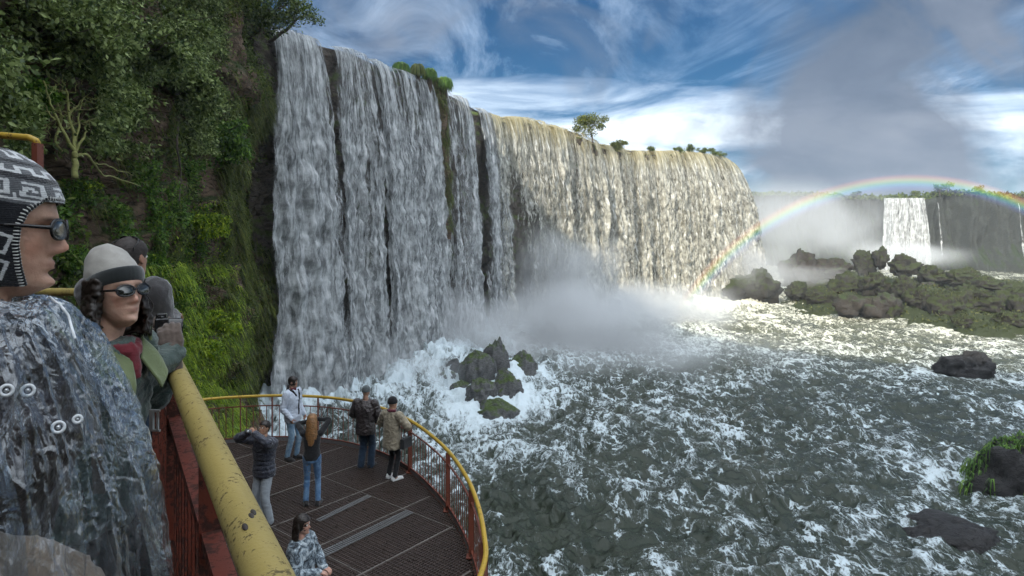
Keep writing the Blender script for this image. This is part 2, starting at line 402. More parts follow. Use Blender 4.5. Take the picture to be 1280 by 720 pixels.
# ---- a curtain of falling water
def fall_mat(name, tint=(.78, .81, .83), warm=(.80, .76, .60), streak=1.0):
    t = NT(name); uv = t.n('UVMap').outputs[0]; dens = t.attr('dens'); drop = t.attr('drop')
    sp = t.n('SeparateXYZ', {0: uv}); S = sp.outputs[0]; D = sp.outputs[1]
    warp = t.noise(t.n('CombineXYZ', {0: t.math('MULTIPLY', S, .5), 1: t.math('MULTIPLY', D, .16), 2: 0.0}).outputs[0], 1.0, 3, .5)
    S2 = t.math('ADD', S, t.math('MULTIPLY', t.math('SUBTRACT', warp, .5), 1.1))
    def st(a, b, z, det=8, r=.62):
        return t.noise(t.n('CombineXYZ', {0: t.math('MULTIPLY', S2, a), 1: t.math('MULTIPLY', D, b), 2: z}).outputs[0], 1.0, det, r)
    fine = st(5.5*streak, .38*streak, 1.0); mid = st(1.9, .12, 7.0, 6); clump = st(1.5, .62, 3.0, 8, .7); big = st(.35, .04, 5.0, 3)
    # strands near the lip break into clumps and spray lower down
    k = t.math('MULTIPLY', drop, 1.0, clamp=True)
    m = t.math('ADD', t.math('MULTIPLY', fine, t.math('SUBTRACT', .50, t.math('MULTIPLY', k, .18))), t.math('MULTIPLY', clump, t.math('ADD', .12, t.math('MULTIPLY', k, .26))))
    m = t.math('ADD', m, t.math('MULTIPLY', mid, .42))
    m = t.math('ADD', m, t.math('MULTIPLY', t.math('SUBTRACT', big, .5), .28))
    m = t.math('ADD', m, t.math('MULTIPLY', t.math('SUBTRACT', dens, .5), .62))
    a = t.ramp(m, [(.42, .0), (.50, .30), (.58, .85), (.68, 1.0)])
    lip = t.ramp(t.math('ADD', drop, t.math('MULTIPLY', t.math('SUBTRACT', mid, .5), .18)), [(.0, 1), (.13, 0)])
    foam = t.ramp(t.math('ADD', t.math('ADD', t.math('MULTIPLY', clump, .40), t.math('MULTIPLY', fine, .30)), t.math('MULTIPLY', mid, .30)), [(.39, tuple(np.array(tint)*.20)), (.47, tuple(np.array(tint)*.45)), (.535, tuple(np.array(tint)*.85)), (.60, (.93, .94, .95))])
    col = t.mix(t.math('MULTIPLY', lip, t.attr('warm_tint')), foam, warm)
    b = t.bsdf(Base_Color=col, Roughness=.55, Specular_IOR_Level=.3)
    t.set(b.inputs['Normal'], t.bump(t.math('ADD', clump, fine), .6, .5))
    tr = t.n('BsdfTranslucent', {'Color': col})
    sh = t.n('MixShader', {0: .4, 1: b, 2: tr})
    clear = t.n('BsdfTransparent', {'Color': (1, 1, 1, 1)})
    return t.done(t.n('MixShader', {0: a, 1: clear, 2: sh}))
M_FALL = fall_mat('falling_water'); M_FALL2 = fall_mat('falling_water_sunlit', (.70, .69, .61), (.54, .47, .26), 1.0)  # second copy carries the cream of sunlit water in its tint

def curtain(pxa, pxb, label, mat, throw=3.6, ds=.14, dt=.2, dens=.55, edge=.9, slant=0.0, layers=((0, 0.0),), warm_tint=0.0, rough=1.0, gaps=(), dens_fn=None, throw_fn=None, group=None):
    sa, sb = s_at(pxa), s_at(pxb)
    root = thing('waterfall', label, 'waterfall', (0, 0, 0), 0, group)
    for li, (loff, ldens) in enumerate(layers):
        ns = int((sb - sa)/ds); nt = int(42/dt)
        s = np.linspace(sa, sb, ns); T = np.linspace(0, 1, nt)**1.0
        Sg, Tg = np.meshgrid(s, T, indexing='ij')
        spread = (Tg**.8)*slant
        Sq = Sg + spread*(Sg - (sa + sb)/2)/(sb - sa)
        x, y, zt, nx, ny = at_s(Sq)
        lipz = zt + .15*noise3(Sg*.6, 1.5) + .12*noise3(Sg*2.5, 8.5)
        Zw = lipz - Tg*(lipz - WATER + .4)
        dropm = Tg*42
        th = throw if throw_fn is None else throw_fn(Sg)
        out = th*np.sqrt(Tg + .004) - .35*np.exp(-Tg*60) + loff
        wob = noise3(Sg*.3, dropm*.02, 3.3 + li)*1.2
        col_ = (ridged(Sg*.16 + wob*.10, dropm*.008, 1.0 + li, 2) - .6)*1.1 + (ridged(Sg*.62 + wob*.3, dropm*.022, 6.0 + li, 2) - .6)*.30
        cl = np.abs(fbm(Sg*.55, dropm*.13, 2.0 + li, 4))*1.0 + np.abs(fbm(Sg*1.7, dropm*.5, 5.0, 3))*.42 - .35
        k = smooth01(Tg, .0, .35)
        out = out + rough*(col_*(.25 + .75*k) + cl*(.12 + .9*k))
        q = 0 * Sg
        de = np.minimum(Sg - sa, sb - Sg)/edge
        de = np.clip(de + noise3(Sg*.5, dropm*.12, 9)*.7, 0, 1)
        D = dens + ldens + rough*.10*(col_ - .1) + .30*noise3(Sg*.24, dropm*.012, 12.) + .16*noise3(Sg*.8, dropm*.03, 14.) + .1*(Tg - .3)
        if dens_fn is not None: D = D + dens_fn(Sg, dropm)
        for (gp, gw, gt) in gaps:
            gs = s_at(gp); D = D - 1.2*np.exp(-((Sg - gs - noise3(dropm*.08, gp*.1)*gw*.8)/gw)**2) * (1 - smooth01(Tg, gt, gt + .35))
        D = D - (1 - de)*1.3
        V = np.stack([x + nx*out, y + ny*out, Zw], -1)
        if li == 0:                                       # the sheet starts a little back, on the river bed
            V[:, 0, 0] -= nx[:, 0]*1.5; V[:, 0, 1] -= ny[:, 0]*1.5
        o = mesh_obj('curtain', V.reshape(-1, 3), grid_faces(ns, nt), mat, root, uv=np.stack([Sg, dropm], -1).reshape(-1, 2)+li*31.7,
                 attrs={'dens': D.ravel(), 'drop': Tg.ravel(), 'warm_tint': (np.zeros_like(Tg) + warm_tint).ravel()})
    return root
curtain(331, 402, 'leftmost tall curtain of falling white water beside the mossy cliff', M_FALL, 3.4, dens=.495, slant=3.6, layers=((0, 0), (-.7, .0)))
curtain(398, 409, 'thin film of water on the brown rock between the two left curtains', M_FALL, 1.0, dens=.12, rough=.3)
curtain(412, 500, 'wide white curtain of falling water, second from the left cliff', M_FALL, 3.6, dens=.485, slant=4.2, layers=((0, 0), (-.8, .0)), gaps=((462, .5, .6),))
curtain(493, 541, 'narrow curtain of falling water left of the grassy outcrop', M_FALL, 3.2, dens=.50, slant=3.0, layers=((0, 0), (-.7, .0)))
curtain(547, 622, 'dark shaded curtain of falling water right of the grassy outcrop', M_FALL, 3.4, dens=.47, slant=2.0, layers=((0, 0), (-.8, 0.0)), gaps=((590, 1.6, .7),), edge=1.4)
curtain(608, 917, 'broad thundering curtain of falling water with a cream coloured lip', M_FALL2, 5.0, ds=.16, dens_fn=lambda S, D: -.22*ridged(S*.11, D*.004, 4, 2) + .15 - .30*np.exp(-((S - s_at(636))/5.5)**2)*smooth01(D, 4, 14) - .17*smooth01(-S, -s_at(770), -s_at(640))*smooth01(D, 8, 22), dens=.56, slant=3.0, warm_tint=.9, rough=1.35, layers=((0, 0), (-1.6, .15)),  # thinned at lower left so the curtain darkens there like shade
        throw_fn=lambda S: 4.2 + 5.5*smooth01(S, s_at(800), s_at(905)))

# ================================================================== LEFT CLIFF
cl_pts = [(170, -75), (100, -66), (45, -60), (8, -56), (-13, -38), (-16, -12), (-15.5, 5), (-17, 14), (-19.5, 25), (-20.6, 31), (-22.2, 39), (-24.6, 50), (-26.3, 60), (-26.6, 66.5), (-27.5, 73)]  # unseen stretch behind the camera is bent round to shade the near water
def cliff():
    pl = catmull([(a, b, 0) for a, b in cl_pts], 1600)[:, :2]
    # keep resolution where it is seen
    w_ = np.where(pl[:, 1] > 8, 1.0, .12); cum = np.concatenate([[0], np.cumsum(np.linalg.norm(np.diff(pl, axis=0), axis=1)*w_[1:])])
    q = np.linspace(0, cum[-1], 560); x = np.interp(q, cum, pl[:, 0]); y = np.interp(q, cum, pl[:, 1])
    tx = np.gradient(x); ty = np.gradient(y); L = np.hypot(tx, ty); nx, ny = ty/L, -tx/L
    zt = np.interp(y, [-80, -30, 10, 40, 55, 62, 66, 70], [38, 34, 30, 31, 28, 24.5, 21.5, 20.5])
    T = np.linspace(0, 1, 300); Xg, Tg = np.meshgrid(x, T, indexing='ij'); Yg = y[:, None] + 0*Tg
    Zg = zt[:, None] - Tg*(zt[:, None] - (WATER - 3))
    s = np.concatenate([[0], np.cumsum(np.hypot(np.diff(x), np.diff(y)))])[:, None] + 0*Tg
    d = fbm(s*.11, Zg*.10, 1.0, 4)*2.4
    strata = np.floor(Zg/2.6 + noise3(s*.12, Zg*.05)*1.2); f = noise3(strata*3.7, s*.22)*1.1
    blocks = noise3(np.floor(s/1.3 + strata*.37)*2.3, strata*1.7)*.65
    d = d + f + blocks + ridged(s*.5, Zg*.6, 3, 4)*.28
    d = d + 2.6*smooth01(Tg, .55, 1.0) * (.7 + .6*noise3(s*.1, 4.4))     # slope out towards the foot
    # overhanging brow
    d = d + 1.3*np.exp(-((Zg - 14)/3.5)**2)*smooth01(Yg, 45, 60)
    X = Xg + nx[:, None]*d; Yw = Yg + ny[:, None]*d
    V = np.stack([X, Yw, Zg], -1)
    # plateau behind the edge, swelled into an unseen hill to shade the falls
    back = []
    for k, (bd, bz) in enumerate([(2.5, .8), (12, 16), (26, 31), (110, 31)]):
        back.append(np.stack([x - nx*bd, y - ny*bd, zt + bz*smooth01(60 - y, -10, 25) + .5*noise3(x*.3, y*.3 + k)], -1))
    V = np.concatenate([np.stack(back[::-1], 1), V], 1)
    o = mesh_obj('cliff', V.reshape(-1, 3), grid_faces(V.shape[0], V.shape[1]), M_CLIFF)
    tag(o, kind='structure')
    N = np.stack([nx, ny, 0*nx], -1)[:, None, :] + 0*V
    return V[:, 4:].reshape(-1, 3), N[:, 4:].reshape(-1, 3)
CV, CN = cliff()
vis = CV[:, 1] > 8
CV, CN = CV[vis], CN[vis]
CPX = 640 + F*CV[:, 0]/CV[:, 1]; CPY = HY - F*CV[:, 2]/CV[:, 1]
def cliff_pick(n, x0, x1, y0, y1, rng=RNG, thr=None, nscale=.25, seed=0.0, poly=None):
    """random points on the cliff face inside a window, thinned into patches by noise"""
    m = (CPX > x0) & (CPX < x1) & (CPY > y0) & (CPY < y1)
    if thr is not None:
        q = fbm(CV[:, 0]*nscale + seed, CV[:, 1]*nscale, CV[:, 2]*nscale, 3); m &= q > thr
    idx = np.nonzero(m)[0]
    if len(idx) == 0: return np.zeros((0, 3)), np.zeros((0, 3))
    k = rng.choice(idx, n); return CV[k] + rng.normal(size=(n, 3))*.12, CN[k]

def cover(name, n, win, size, mat, thr=None, nscale=.25, off=.5, seed=0., blades=False, aspect=2.2, droop=.6, label=None, cat='plants', up=.15):
    rg = np.random.default_rng(int(seed*10) + n)
    p, nn = cliff_pick(n, *win, rng=rg, thr=thr, nscale=nscale, seed=seed)
    p = p + nn*rg.uniform(0, off, len(p))[:, None]*(1 + fbm(p[:, 0]*.6, p[:, 1]*.6, p[:, 2]*.6, 2)[:, None])
    qx = 640 + F*p[:, 0]/p[:, 1]; qy = HY - F*p[:, 2]/p[:, 1]; k_ = ~((qx > 50) & (qx < 122) & (qy > 96) & (qy < 224) & (rg.uniform(0, 1, len(p)) < .93)); p = p[k_]; nn = nn[k_]
    if blades: o = foliage(name, p, size, mat, blades=True, aspect=aspect, out=nn, rng=rg, up=up)
    else: o = foliage(name, p, size, mat, droop=droop, aspect=aspect, outward=nn*.5, rng=rg)
    return tag(o, label, cat, kind='stuff')
cover('leafy_creepers', 84000, (-80, 262, -60, 190), .25, M_LEAF_GREY, -.10, .22, 1.6, 1.0, label='grey green leafy creepers hanging over the upper left cliff')
cover('dark_undergrowth', 30000, (-80, 330, 0, 480), .26, M_LEAF_DARK, .0, .3, .8, 2.0, label='dark small leaved undergrowth clinging to the cliff')
cover('green_undergrowth', 26000, (60, 250, 200, 420), .22, M_LEAF_MID, .10, .35, .7, 3.0, label='mid green undergrowth low on the cliff behind the visitors')
cover('bright_ferns', 26000, (120, 292, 330, 600), .62, M_LEAF_BRIGHT, -.12, .28, 1.2, 4.0, True, 9, label='bright yellow green ferns hanging low on the cliff')
cover('bright_moss', 12000, (180, 290, 250, 520), .2, M_LEAF_BRIGHT, .12, .4, .5, 4.5, label='small bright moss clumps on the lower cliff')
cover('hanging_grass', 42000, (268, 352, 90, 520), 1.15, M_LEAF_OLIVE, -.15, .20, .45, 5.0, True, 14, label='long olive grass hanging beside the falls', up=.05)
cover('dry_grass', 9000, (100, 280, 60, 330), .7, M_LEAF_OLIVE, .12, .3, .3, 6.0, True, 12, label='dry olive grass tufts on the rock ledges')

# individual shrubs on the cliff
def cliff_at(px, py):
    k = np.argmin((CPX - px)**2 + (CPY - py)**2 + .002*(CV[:, 1])**2*0); return CV[k], CN[k]
def cliff_shrub(px, py, r, mat, n, leaf, label, seed, droop=.5, cat='shrub', name='cliff_shrub', zs=.8):
    rg = np.random.default_rng(seed); p, nn = cliff_at(px, py)
    t = thing(name, label, cat, tuple(p - nn*.2))
    m = MB()
    for k in range(7):
        e = rg.normal(size=3)*r*.5 + nn*r*.9; e[2] = abs(e[2])*.4
        m.tube(branch_path((0, 0, -.1), e, rg, .15), np.linspace(.05, .015, 7), 5)
    m.build('stems', M_BARK, t, True)
    c = nn*r*.75
    foliage('leaves', crown_points(c, (r, r, r*zs), n, rg, 10), leaf, mat, t, droop=droop, rng=rg)
    return t
cliff_shrub(262, 172, 2.3, M_LEAF_MID, 5200, .34, 'glossy green shrub on the ledge left of the dark cave', 1)
cliff_shrub(215, 120, 2.0, M_LEAF_GREY, 5200, .30, 'pale grey green shrub jutting from the upper cliff edge', 2)
cliff_shrub(158, 62, 1.9, M_LEAF_GREY, 6000, .27, 'large silvery green bush high above the bare tree', 3)
cliff_shrub(50, 48, 1.6, M_LEAF_GREY, 6000, .24, 'dense drooping bush at the upper left corner', 4)
cliff_shrub(200, 30, 2.3, M_LEAF_GREY, 6000, .32, 'leafy bush at the top edge left of the brown rock', 5)
cliff_shrub(12, 120, 1.0, M_LEAF_MID, 3600, .20, 'dark green bush above the rusty railing corner', 6)
cliff_shrub(98, 234, .7, M_LEAF_BRIGHT, 1500, .16, 'small yellow green sprig below the bare tree foot', 7)
cliff_shrub(75, 330, .9, M_LEAF_MID, 3600, .15, 'rounded green bush behind the knitted hat', 8)
cliff_shrub(240, 280, 1.6, M_LEAF_BRIGHT, 3000, .25, 'bright leafy plant halfway up the rock', 9)
cliff_shrub(205, 355, 1.5, M_LEAF_BRIGHT, 4600, .26, 'bright fern clump right of the man in the fleece', 10, 1.2)
cliff_shrub(262, 400, 1.6, M_LEAF_BRIGHT, 4200, .30, 'bright drooping fern clump above the ring railing', 11, 1.4)
cliff_shrub(228, 440, 1.5, M_LEAF_BRIGHT, 4200, .26, 'bright fern clump behind the end of the thick rail', 12, 1.4)

# bare lichen covered tree
def bare_tree():
    b = P(92, 219, 30.0); b, nn = cliff_at(92, 219); b = b + nn*3.3
    d0 = b[1]
    cols = np.arange(40, 190, 6); cd = []
    for cx in cols: m_ = (abs(CPX - cx) < 7) & (CPY > 92) & (CPY < 238); cd.append(CV[m_, 1].min() - .55)
    cd = np.minimum(np.array(cd), np.convolve(np.pad(cd, 2, 'edge'), np.ones(5)/5, 'valid'))
    def Q(px, py, dd=0): return P(px, py, np.interp(px, cols, cd) + dd*.3) - b
    t = thing('bare_tree', 'small leafless tree with pale yellow lichen on its branches', 'tree', tuple(b))
    m = MB(); rg = np.random.default_rng(5)
    S = F/d0
    def lim(pts, r0, r1):
        pts = np.array([Q(*p) for p in pts]); pts = catmull(pts, 5*len(pts)); pts = pts + np.stack([noise3(np.arange(len(pts))*.35, q_*3.1 + pts[0, 0]) for q_ in (1, 2, 3)], 1)*.09; m.tube(pts, np.linspace(r0*.85/S, r1*.9/S, len(pts)), 6)
    lim([(93, 222), (94, 205), (93, 190)], 4, 3)
    lim([(93, 190), (83, 172), (72, 150), (62, 128), (55, 100)], 2.4, .8)
    lim([(93, 192), (92, 168), (86, 145), (84, 120), (78, 100)], 2.4, .8)
    lim([(94, 190), (104, 172), (112, 160)], 2.0, .8)
    lim([(93, 182), (98, 160), (99, 140), (104, 120)], 1.6, .6)
    lim([(95, 195), (108, 193), (118, 205), (128, 218), (145, 222), (176, 233)], 2.0, .7)
    lim([(118, 205), (132, 206), (150, 214), (165, 218)], 1.2, .5)
    lim([(72, 150), (64, 146), (57, 132)], 1.3, .5); lim([(86, 145), (96, 132), (110, 118)], 1.2, .4)
    m.build('trunk', M_PALEBARK, t, True)
    lim2 = MB()
    for k in range(34):
        a = Q(rg.uniform(55, 115), rg.uniform(105, 165), rg.uniform(-.5, .5)); lim2.tube(branch_path(a, a + rg.normal(size=3)*.55 + (0, 0, .3), rg, .2), np.linspace(.5/S, .2/S, 7), 4)
    lim2.build('twigs', M_PALEBARK, t, True)
bare_tree()
def roots():
    for k, (pts, lab) in enumerate([(((128, 62), (118, 82), (122, 100), (128, 118), (135, 140)), 'thin pale liana hanging down the upper cliff'), (((38, 120), (44, 150), (38, 175), (46, 190)), 'short bare liana above the rusty railing corner'), (((205, 150), (202, 180), (207, 215), (204, 250)), 'grey root running down the rock face')]):
        p = []
        for (x, y) in pts:
            q, nn = cliff_at(x, y); p.append(q + nn*.9)
        m = MB(); m.tube(catmull(p, 18), np.linspace(.07, .04, 18), 6); tag(m.build('hanging_root', M_PALEBARK if k < 2 else M_BARK, None, True), lab, 'root')
roots()

# trees along the top of the left cliff: they overhang the frame's top edge and shade the gorge
def rim_tree(px, py, d, r, n, leaf, label, seed, mat=M_LEAF_DARK, zs=.7, h=5):
    c = P(px, py, d); b = c + np.array([-4.0, 2.0, -h]); rg = np.random.default_rng(seed)
    t = thing('rim_tree', label, 'tree', tuple(b)); cc = c - b
    m = MB(); m.tube(branch_path((0, 0, -1), cc*.9, rg, .1), np.linspace(.22, .1, 7), 7)
    for k in range(9):
        e = rg.normal(size=3); e /= np.linalg.norm(e); m.tube(branch_path(cc*.7, cc + e*r*np.array([.8, .8, .8*zs]), rg, .1), np.linspace(.08, .02, 7), 5)
    m.build('trunk', M_BARK, t, True)
    foliage('crown', crown_points(cc, (r, r, r*zs), n, rg, 13), leaf, mat, t, droop=.3, rng=rg); return t
rim_tree(300, -2, 60, 4.6, 9000, .34, 'dark leafy tree overhanging the brown rock at the top edge', 21)
rim_tree(352, 8, 62, 3.4, 3600, .30, 'airy tree top poking out over the head of the falls', 22, zs=.8, h=1.5)
rim_tree(378, 20, 64, 2.2, 900, .26, 'thin dark twigs of leaves hanging into the sky above the falls', 23, h=1.0)
rim_tree(240, 5, 54, 4.0, 8000, .33, 'leafy crown at the top edge above the cliff plants', 24, M_LEAF_OLIVE)

# ================================================================== PLANTS ON THE LIP OF THE FALLS
def tuft(px, py, d, r, n, L, mat, label, seed, zs=.7, name='grass_tuft', cat='grass tuft', stub=1.2):
    rg = np.random.default_rng(seed); c = P(px, py, d); t = thing(name, label, cat, tuple(c))
    p = rg.normal(size=(n, 3)); p /= np.linalg.norm(p, axis=1)[:, None]; p *= (rg.uniform(.3, 1, n)**.5)[:, None]*np.array([r, r, r*zs]); p[:, 2] = p[:, 2]*.8
    o_ = p/np.linalg.norm(p, axis=1)[:, None]; o_[:, 2] = 0
    V, Fq = blades_geo(p, L, L/11, rg, out=o_*.8, up=1.4); mesh_obj('blades', V, Fq, mat, t, False)
    m = MB(); m.ell((0, 0, -r*.5 - stub), (r*.55, r*.55, stub + r*.35)); m.build('root_mat', M_BARK, t, True)
    return t
tuft(501, 84, 89, .8, 1300, 1.2, M_LEAF_MID, 'low green grass tuft on the lip of the falls, leftmost of four', 31, .45)
tuft(522, 87, 91, .6, 700, 1.5, M_LEAF_OLIVE, 'dry brownish grass tuft on the lip next to the green one', 32, .8)
tuft(537, 92, 93, .7, 900, 1.2, M_LEAF_MID, 'round green tuft in the middle of the grassy outcrop', 33, .8)
tuft(555, 104, 96, .9, 1300, 1.3, M_LEAF_MID, 'round green tuft at the right end of the grassy outcrop', 34, .8)
def outcrop():
    sa, sb = s_at(539), s_at(549); rg = np.random.default_rng(3)
    s = np.linspace(sa - .6, sb + .6, 40); T = np.linspace(0, 1, 60); S, Tg = np.meshgrid(s, T, indexing='ij'); x, y, zt, nx, ny = at_s(S)
    Z_ = zt + .6 - Tg*24; bulge = np.sin(np.clip((S - sa + .6)/(sb - sa + 1.2), 0, 1)*math.pi)
    d = -1.2 + bulge*(2.6 + 1.3*np.sqrt(Tg)) + fbm(S*.6, Z_*.4, 2, 4)*.8
    V = np.stack([x + nx*d, y + ny*d, Z_], -1).reshape(-1, 3)
    root = thing('rock_outcrop', 'brown grassy rock outcrop splitting the falls below the tufts', 'rock')
    mesh_obj('rock', V, grid_faces(40, 60), M_CLIFF, root)
    V = V.reshape(40, 60, 3); k1 = rg.integers(5, 35, 5200); k2 = (rg.uniform(0, 1, 5200)**1.3*56).astype(int); p = V[k1, k2]
    nn = np.stack([nx[k1, 0], ny[k1, 0], 0*k1], -1)
    keep = fbm(p[:, 0]*.5, p[:, 1]*.5, p[:, 2]*.25, 3) > -.25
    foliage('grass', p[keep], 1.0, M_LEAF_OLIVE, root, blades=True, aspect=12, out=nn[keep], rng=rg)
outcrop()
tree('river_tree', 'small rounded tree standing on the crest of the falls', 'tree', tuple(P(741, 176, 142)), 7.0, (4.6, 3.5, 3.2), M_LEAF_OLIVE, 3600, .42, crown_c=(-.9, 0, 3.9), trunk_r=.16, seed=4)
tree('river_shrub', 'low round shrub beside the small tree on the crest', 'shrub', tuple(P(772, 185, 150)), 1.6, (2.7, 2.0, 1.3), M_LEAF_OLIVE, 2600, .36, crown_c=(0, 0, .8), trunk_r=.08, seed=5)
for i, (px, py, r, lab) in enumerate([(813, 185, 1.1, 'tiny tuft on the crest right of the low shrub'), (848, 187, 1.2, 'faint small shrub on the flat crest, first of the far row'), (862, 186, 1.5, 'wider small shrub on the far crest'), (878, 188, 1.3, 'small dark shrub on the far crest left of the last two'), (891, 190, 1.6, 'dark shrub near the far end of the crest'), (901, 194, 1.9, 'dark shrub at the far end of the crest where the water bends')]):
    d = np.interp(px, px_of, crest_s[:, 1]) - 1.0
    tree('crest_shrub', lab, 'shrub', tuple(P(px, py + 3, d)), 1.4, (r*1.2, r, r*.75), M_LEAF_DARK, 900, .34, crown_c=(0, 0, r*.45), trunk_r=.06, seed=20 + i, lobes=6)
# upper river bed, so that the crest has land behind it
def upper_bed():
    s = np.linspace(0, S_ARC[-1], 200); x, y, zt, nx, ny = at_s(s); rows = []
    for k, bd in enumerate([1.2, 3, 8, 30, 90, 220]):
        rows.append(np.stack([x - nx*bd, y - ny*bd, zt - .28 + .1*noise3(x*.5, y*.5 + k)], -1))
    t = NT('river_above'); co = t.coord(); b = t.bsdf(Base_Color=t.ramp(t.noise(t.scale(co, (1, 1, 1)), .7, 6, .6), [(.4, (.05, .05, .035)), (.65, (.30, .29, .24))]), Roughness=.15)
    t.set(b.inputs['Normal'], t.bump(t.noise(co, 1.5, 4), .5, .2))
    o = mesh_obj('upper_river', np.stack(rows, 1).reshape(-1, 3), grid_faces(200, 6), t.done(b)); tag(o, kind='structure')
upper_bed()
# ================================================================== RIVER
def river_mat():
    t = NT('river_water'); co = t.coord(); foam_a = t.attr('foam'); warm_amt = t.attr('warm_tint')
    sx = t.n('SeparateXYZ', {0: co}); flat0 = t.n('CombineXYZ', {0: sx.outputs[0], 1: sx.outputs[1], 2: 0.0}).outputs[0]
    mp = t.n('Mapping'); t.set(mp.inputs['Vector'], flat0); mp.inputs['Rotation'].default_value = (0, 0, R(-55)); mp.inputs['Scale'].default_value = (1.15, .72, 1); flat = mp.outputs[0]
    wv = t.vmath('SUBTRACT', t.noise(flat, .22, 5, .6, out=1), (.5, .5, .5))
    p = t.vmath('ADD', flat, t.vmath('SCALE', wv, 5.5))
    wv2 = t.vmath('SUBTRACT', t.noise(flat, 1.4, 4, .6, out=1), (.5, .5, .5))
    p = t.vmath('ADD', p, t.vmath('SCALE', wv2, 1.0))
    def rid(scale, det, z):
        n = t.noise(t.vmath('ADD', p, (0, 0, z)), scale, det, .6)
        return t.math('SUBTRACT', 1.0, t.math('MULTIPLY', t.math('ABSOLUTE', t.math('SUBTRACT', n, .5)), 2.0))
    r1 = rid(.30, 2, 1.0); r2 = rid(.85, 3, 6.0); r3 = rid(2.4, 4, 9.0)
    def net(scale, wdt, z):
        vn = t.n('TexVoronoi', {'Vector': t.vmath('ADD', p, (0, 0, z)), 'Scale': scale}, feature='DISTANCE_TO_EDGE').outputs[0]
        return t.ramp(vn, [(0, 1), (wdt, .25), (wdt*2.4, 0)])
    v1 = net(.36, .05, 0.0); v2 = net(1.0, .07, 5.0)
    lace = t.math('ADD', t.math('MULTIPLY', t.math('POWER', r1, 16), .40), t.math('MULTIPLY', t.math('POWER', r2, 12), .42))
    lace = t.math('ADD', lace, t.math('MULTIPLY', t.math('POWER', r3, 6), .20))
    brk = t.ramp(t.noise(flat, .55, 5, .6), [(.40, 0), (.60, 1)])
    lace = t.math('ADD', lace, t.math('MULTIPLY', brk, t.math('ADD', t.math('MULTIPLY', v1, .60), t.math('MULTIPLY', v2, .42))))
    patch = t.noise(flat, .10, 5, .6)
    f = t.math('ADD', t.math('MULTIPLY', lace, t.math('ADD', .0, t.math('MULTIPLY', patch, 1.45))), t.math('MULTIPLY', t.math('SUBTRACT', foam_a, .5), 1.0))
    f = t.math('ADD', f, t.math('MULTIPLY', t.attr('height'), .20))
    fm = t.ramp(f, [(.34, 0), (.52, .16), (.68, .70), (.85, 1.0)])
    body = t.mix(t.noise(flat, .18, 4), (.012, .019, .012, 1), (.038, .047, .030, 1))
    body = t.mix(t.math('MULTIPLY', warm_amt, .8), body, (.10, .105, .07, 1))
    fc = t.mix(warm_amt, (.58, .66, .70, 1), (.74, .73, .61, 1))
    col = t.mix(fm, body, fc)
    b = t.bsdf(Base_Color=col, Roughness=t.math('ADD', .10, t.math('MULTIPLY', fm, .6)), IOR=1.33, Specular_IOR_Level=.5)
    h = t.math('ADD', t.math('MULTIPLY', r2, .55), t.math('MULTIPLY', t.noise(p, 3.0, 4, .6), .30))
    h = t.math('ADD', h, t.math('MULTIPLY', fm, .25))
    t.set(b.inputs['Normal'], t.bump(h, .6, .35))
    return t.done(b)
M_RIVER = river_mat()
from math import exp
def dist_to_falls(x, y):
    k = np.arange(0, NS, 12); cx = crest_s[k, 0]; cy = crest_s[k, 1]
    d = np.full(x.shape, 1e9)
    for a, b in zip(cx, cy): d = np.minimum(d, (x - a)**2 + (y - b)**2)
    return np.sqrt(d)
RAPIDS = []   # (x, y, radius, strength) extra foam around rocks
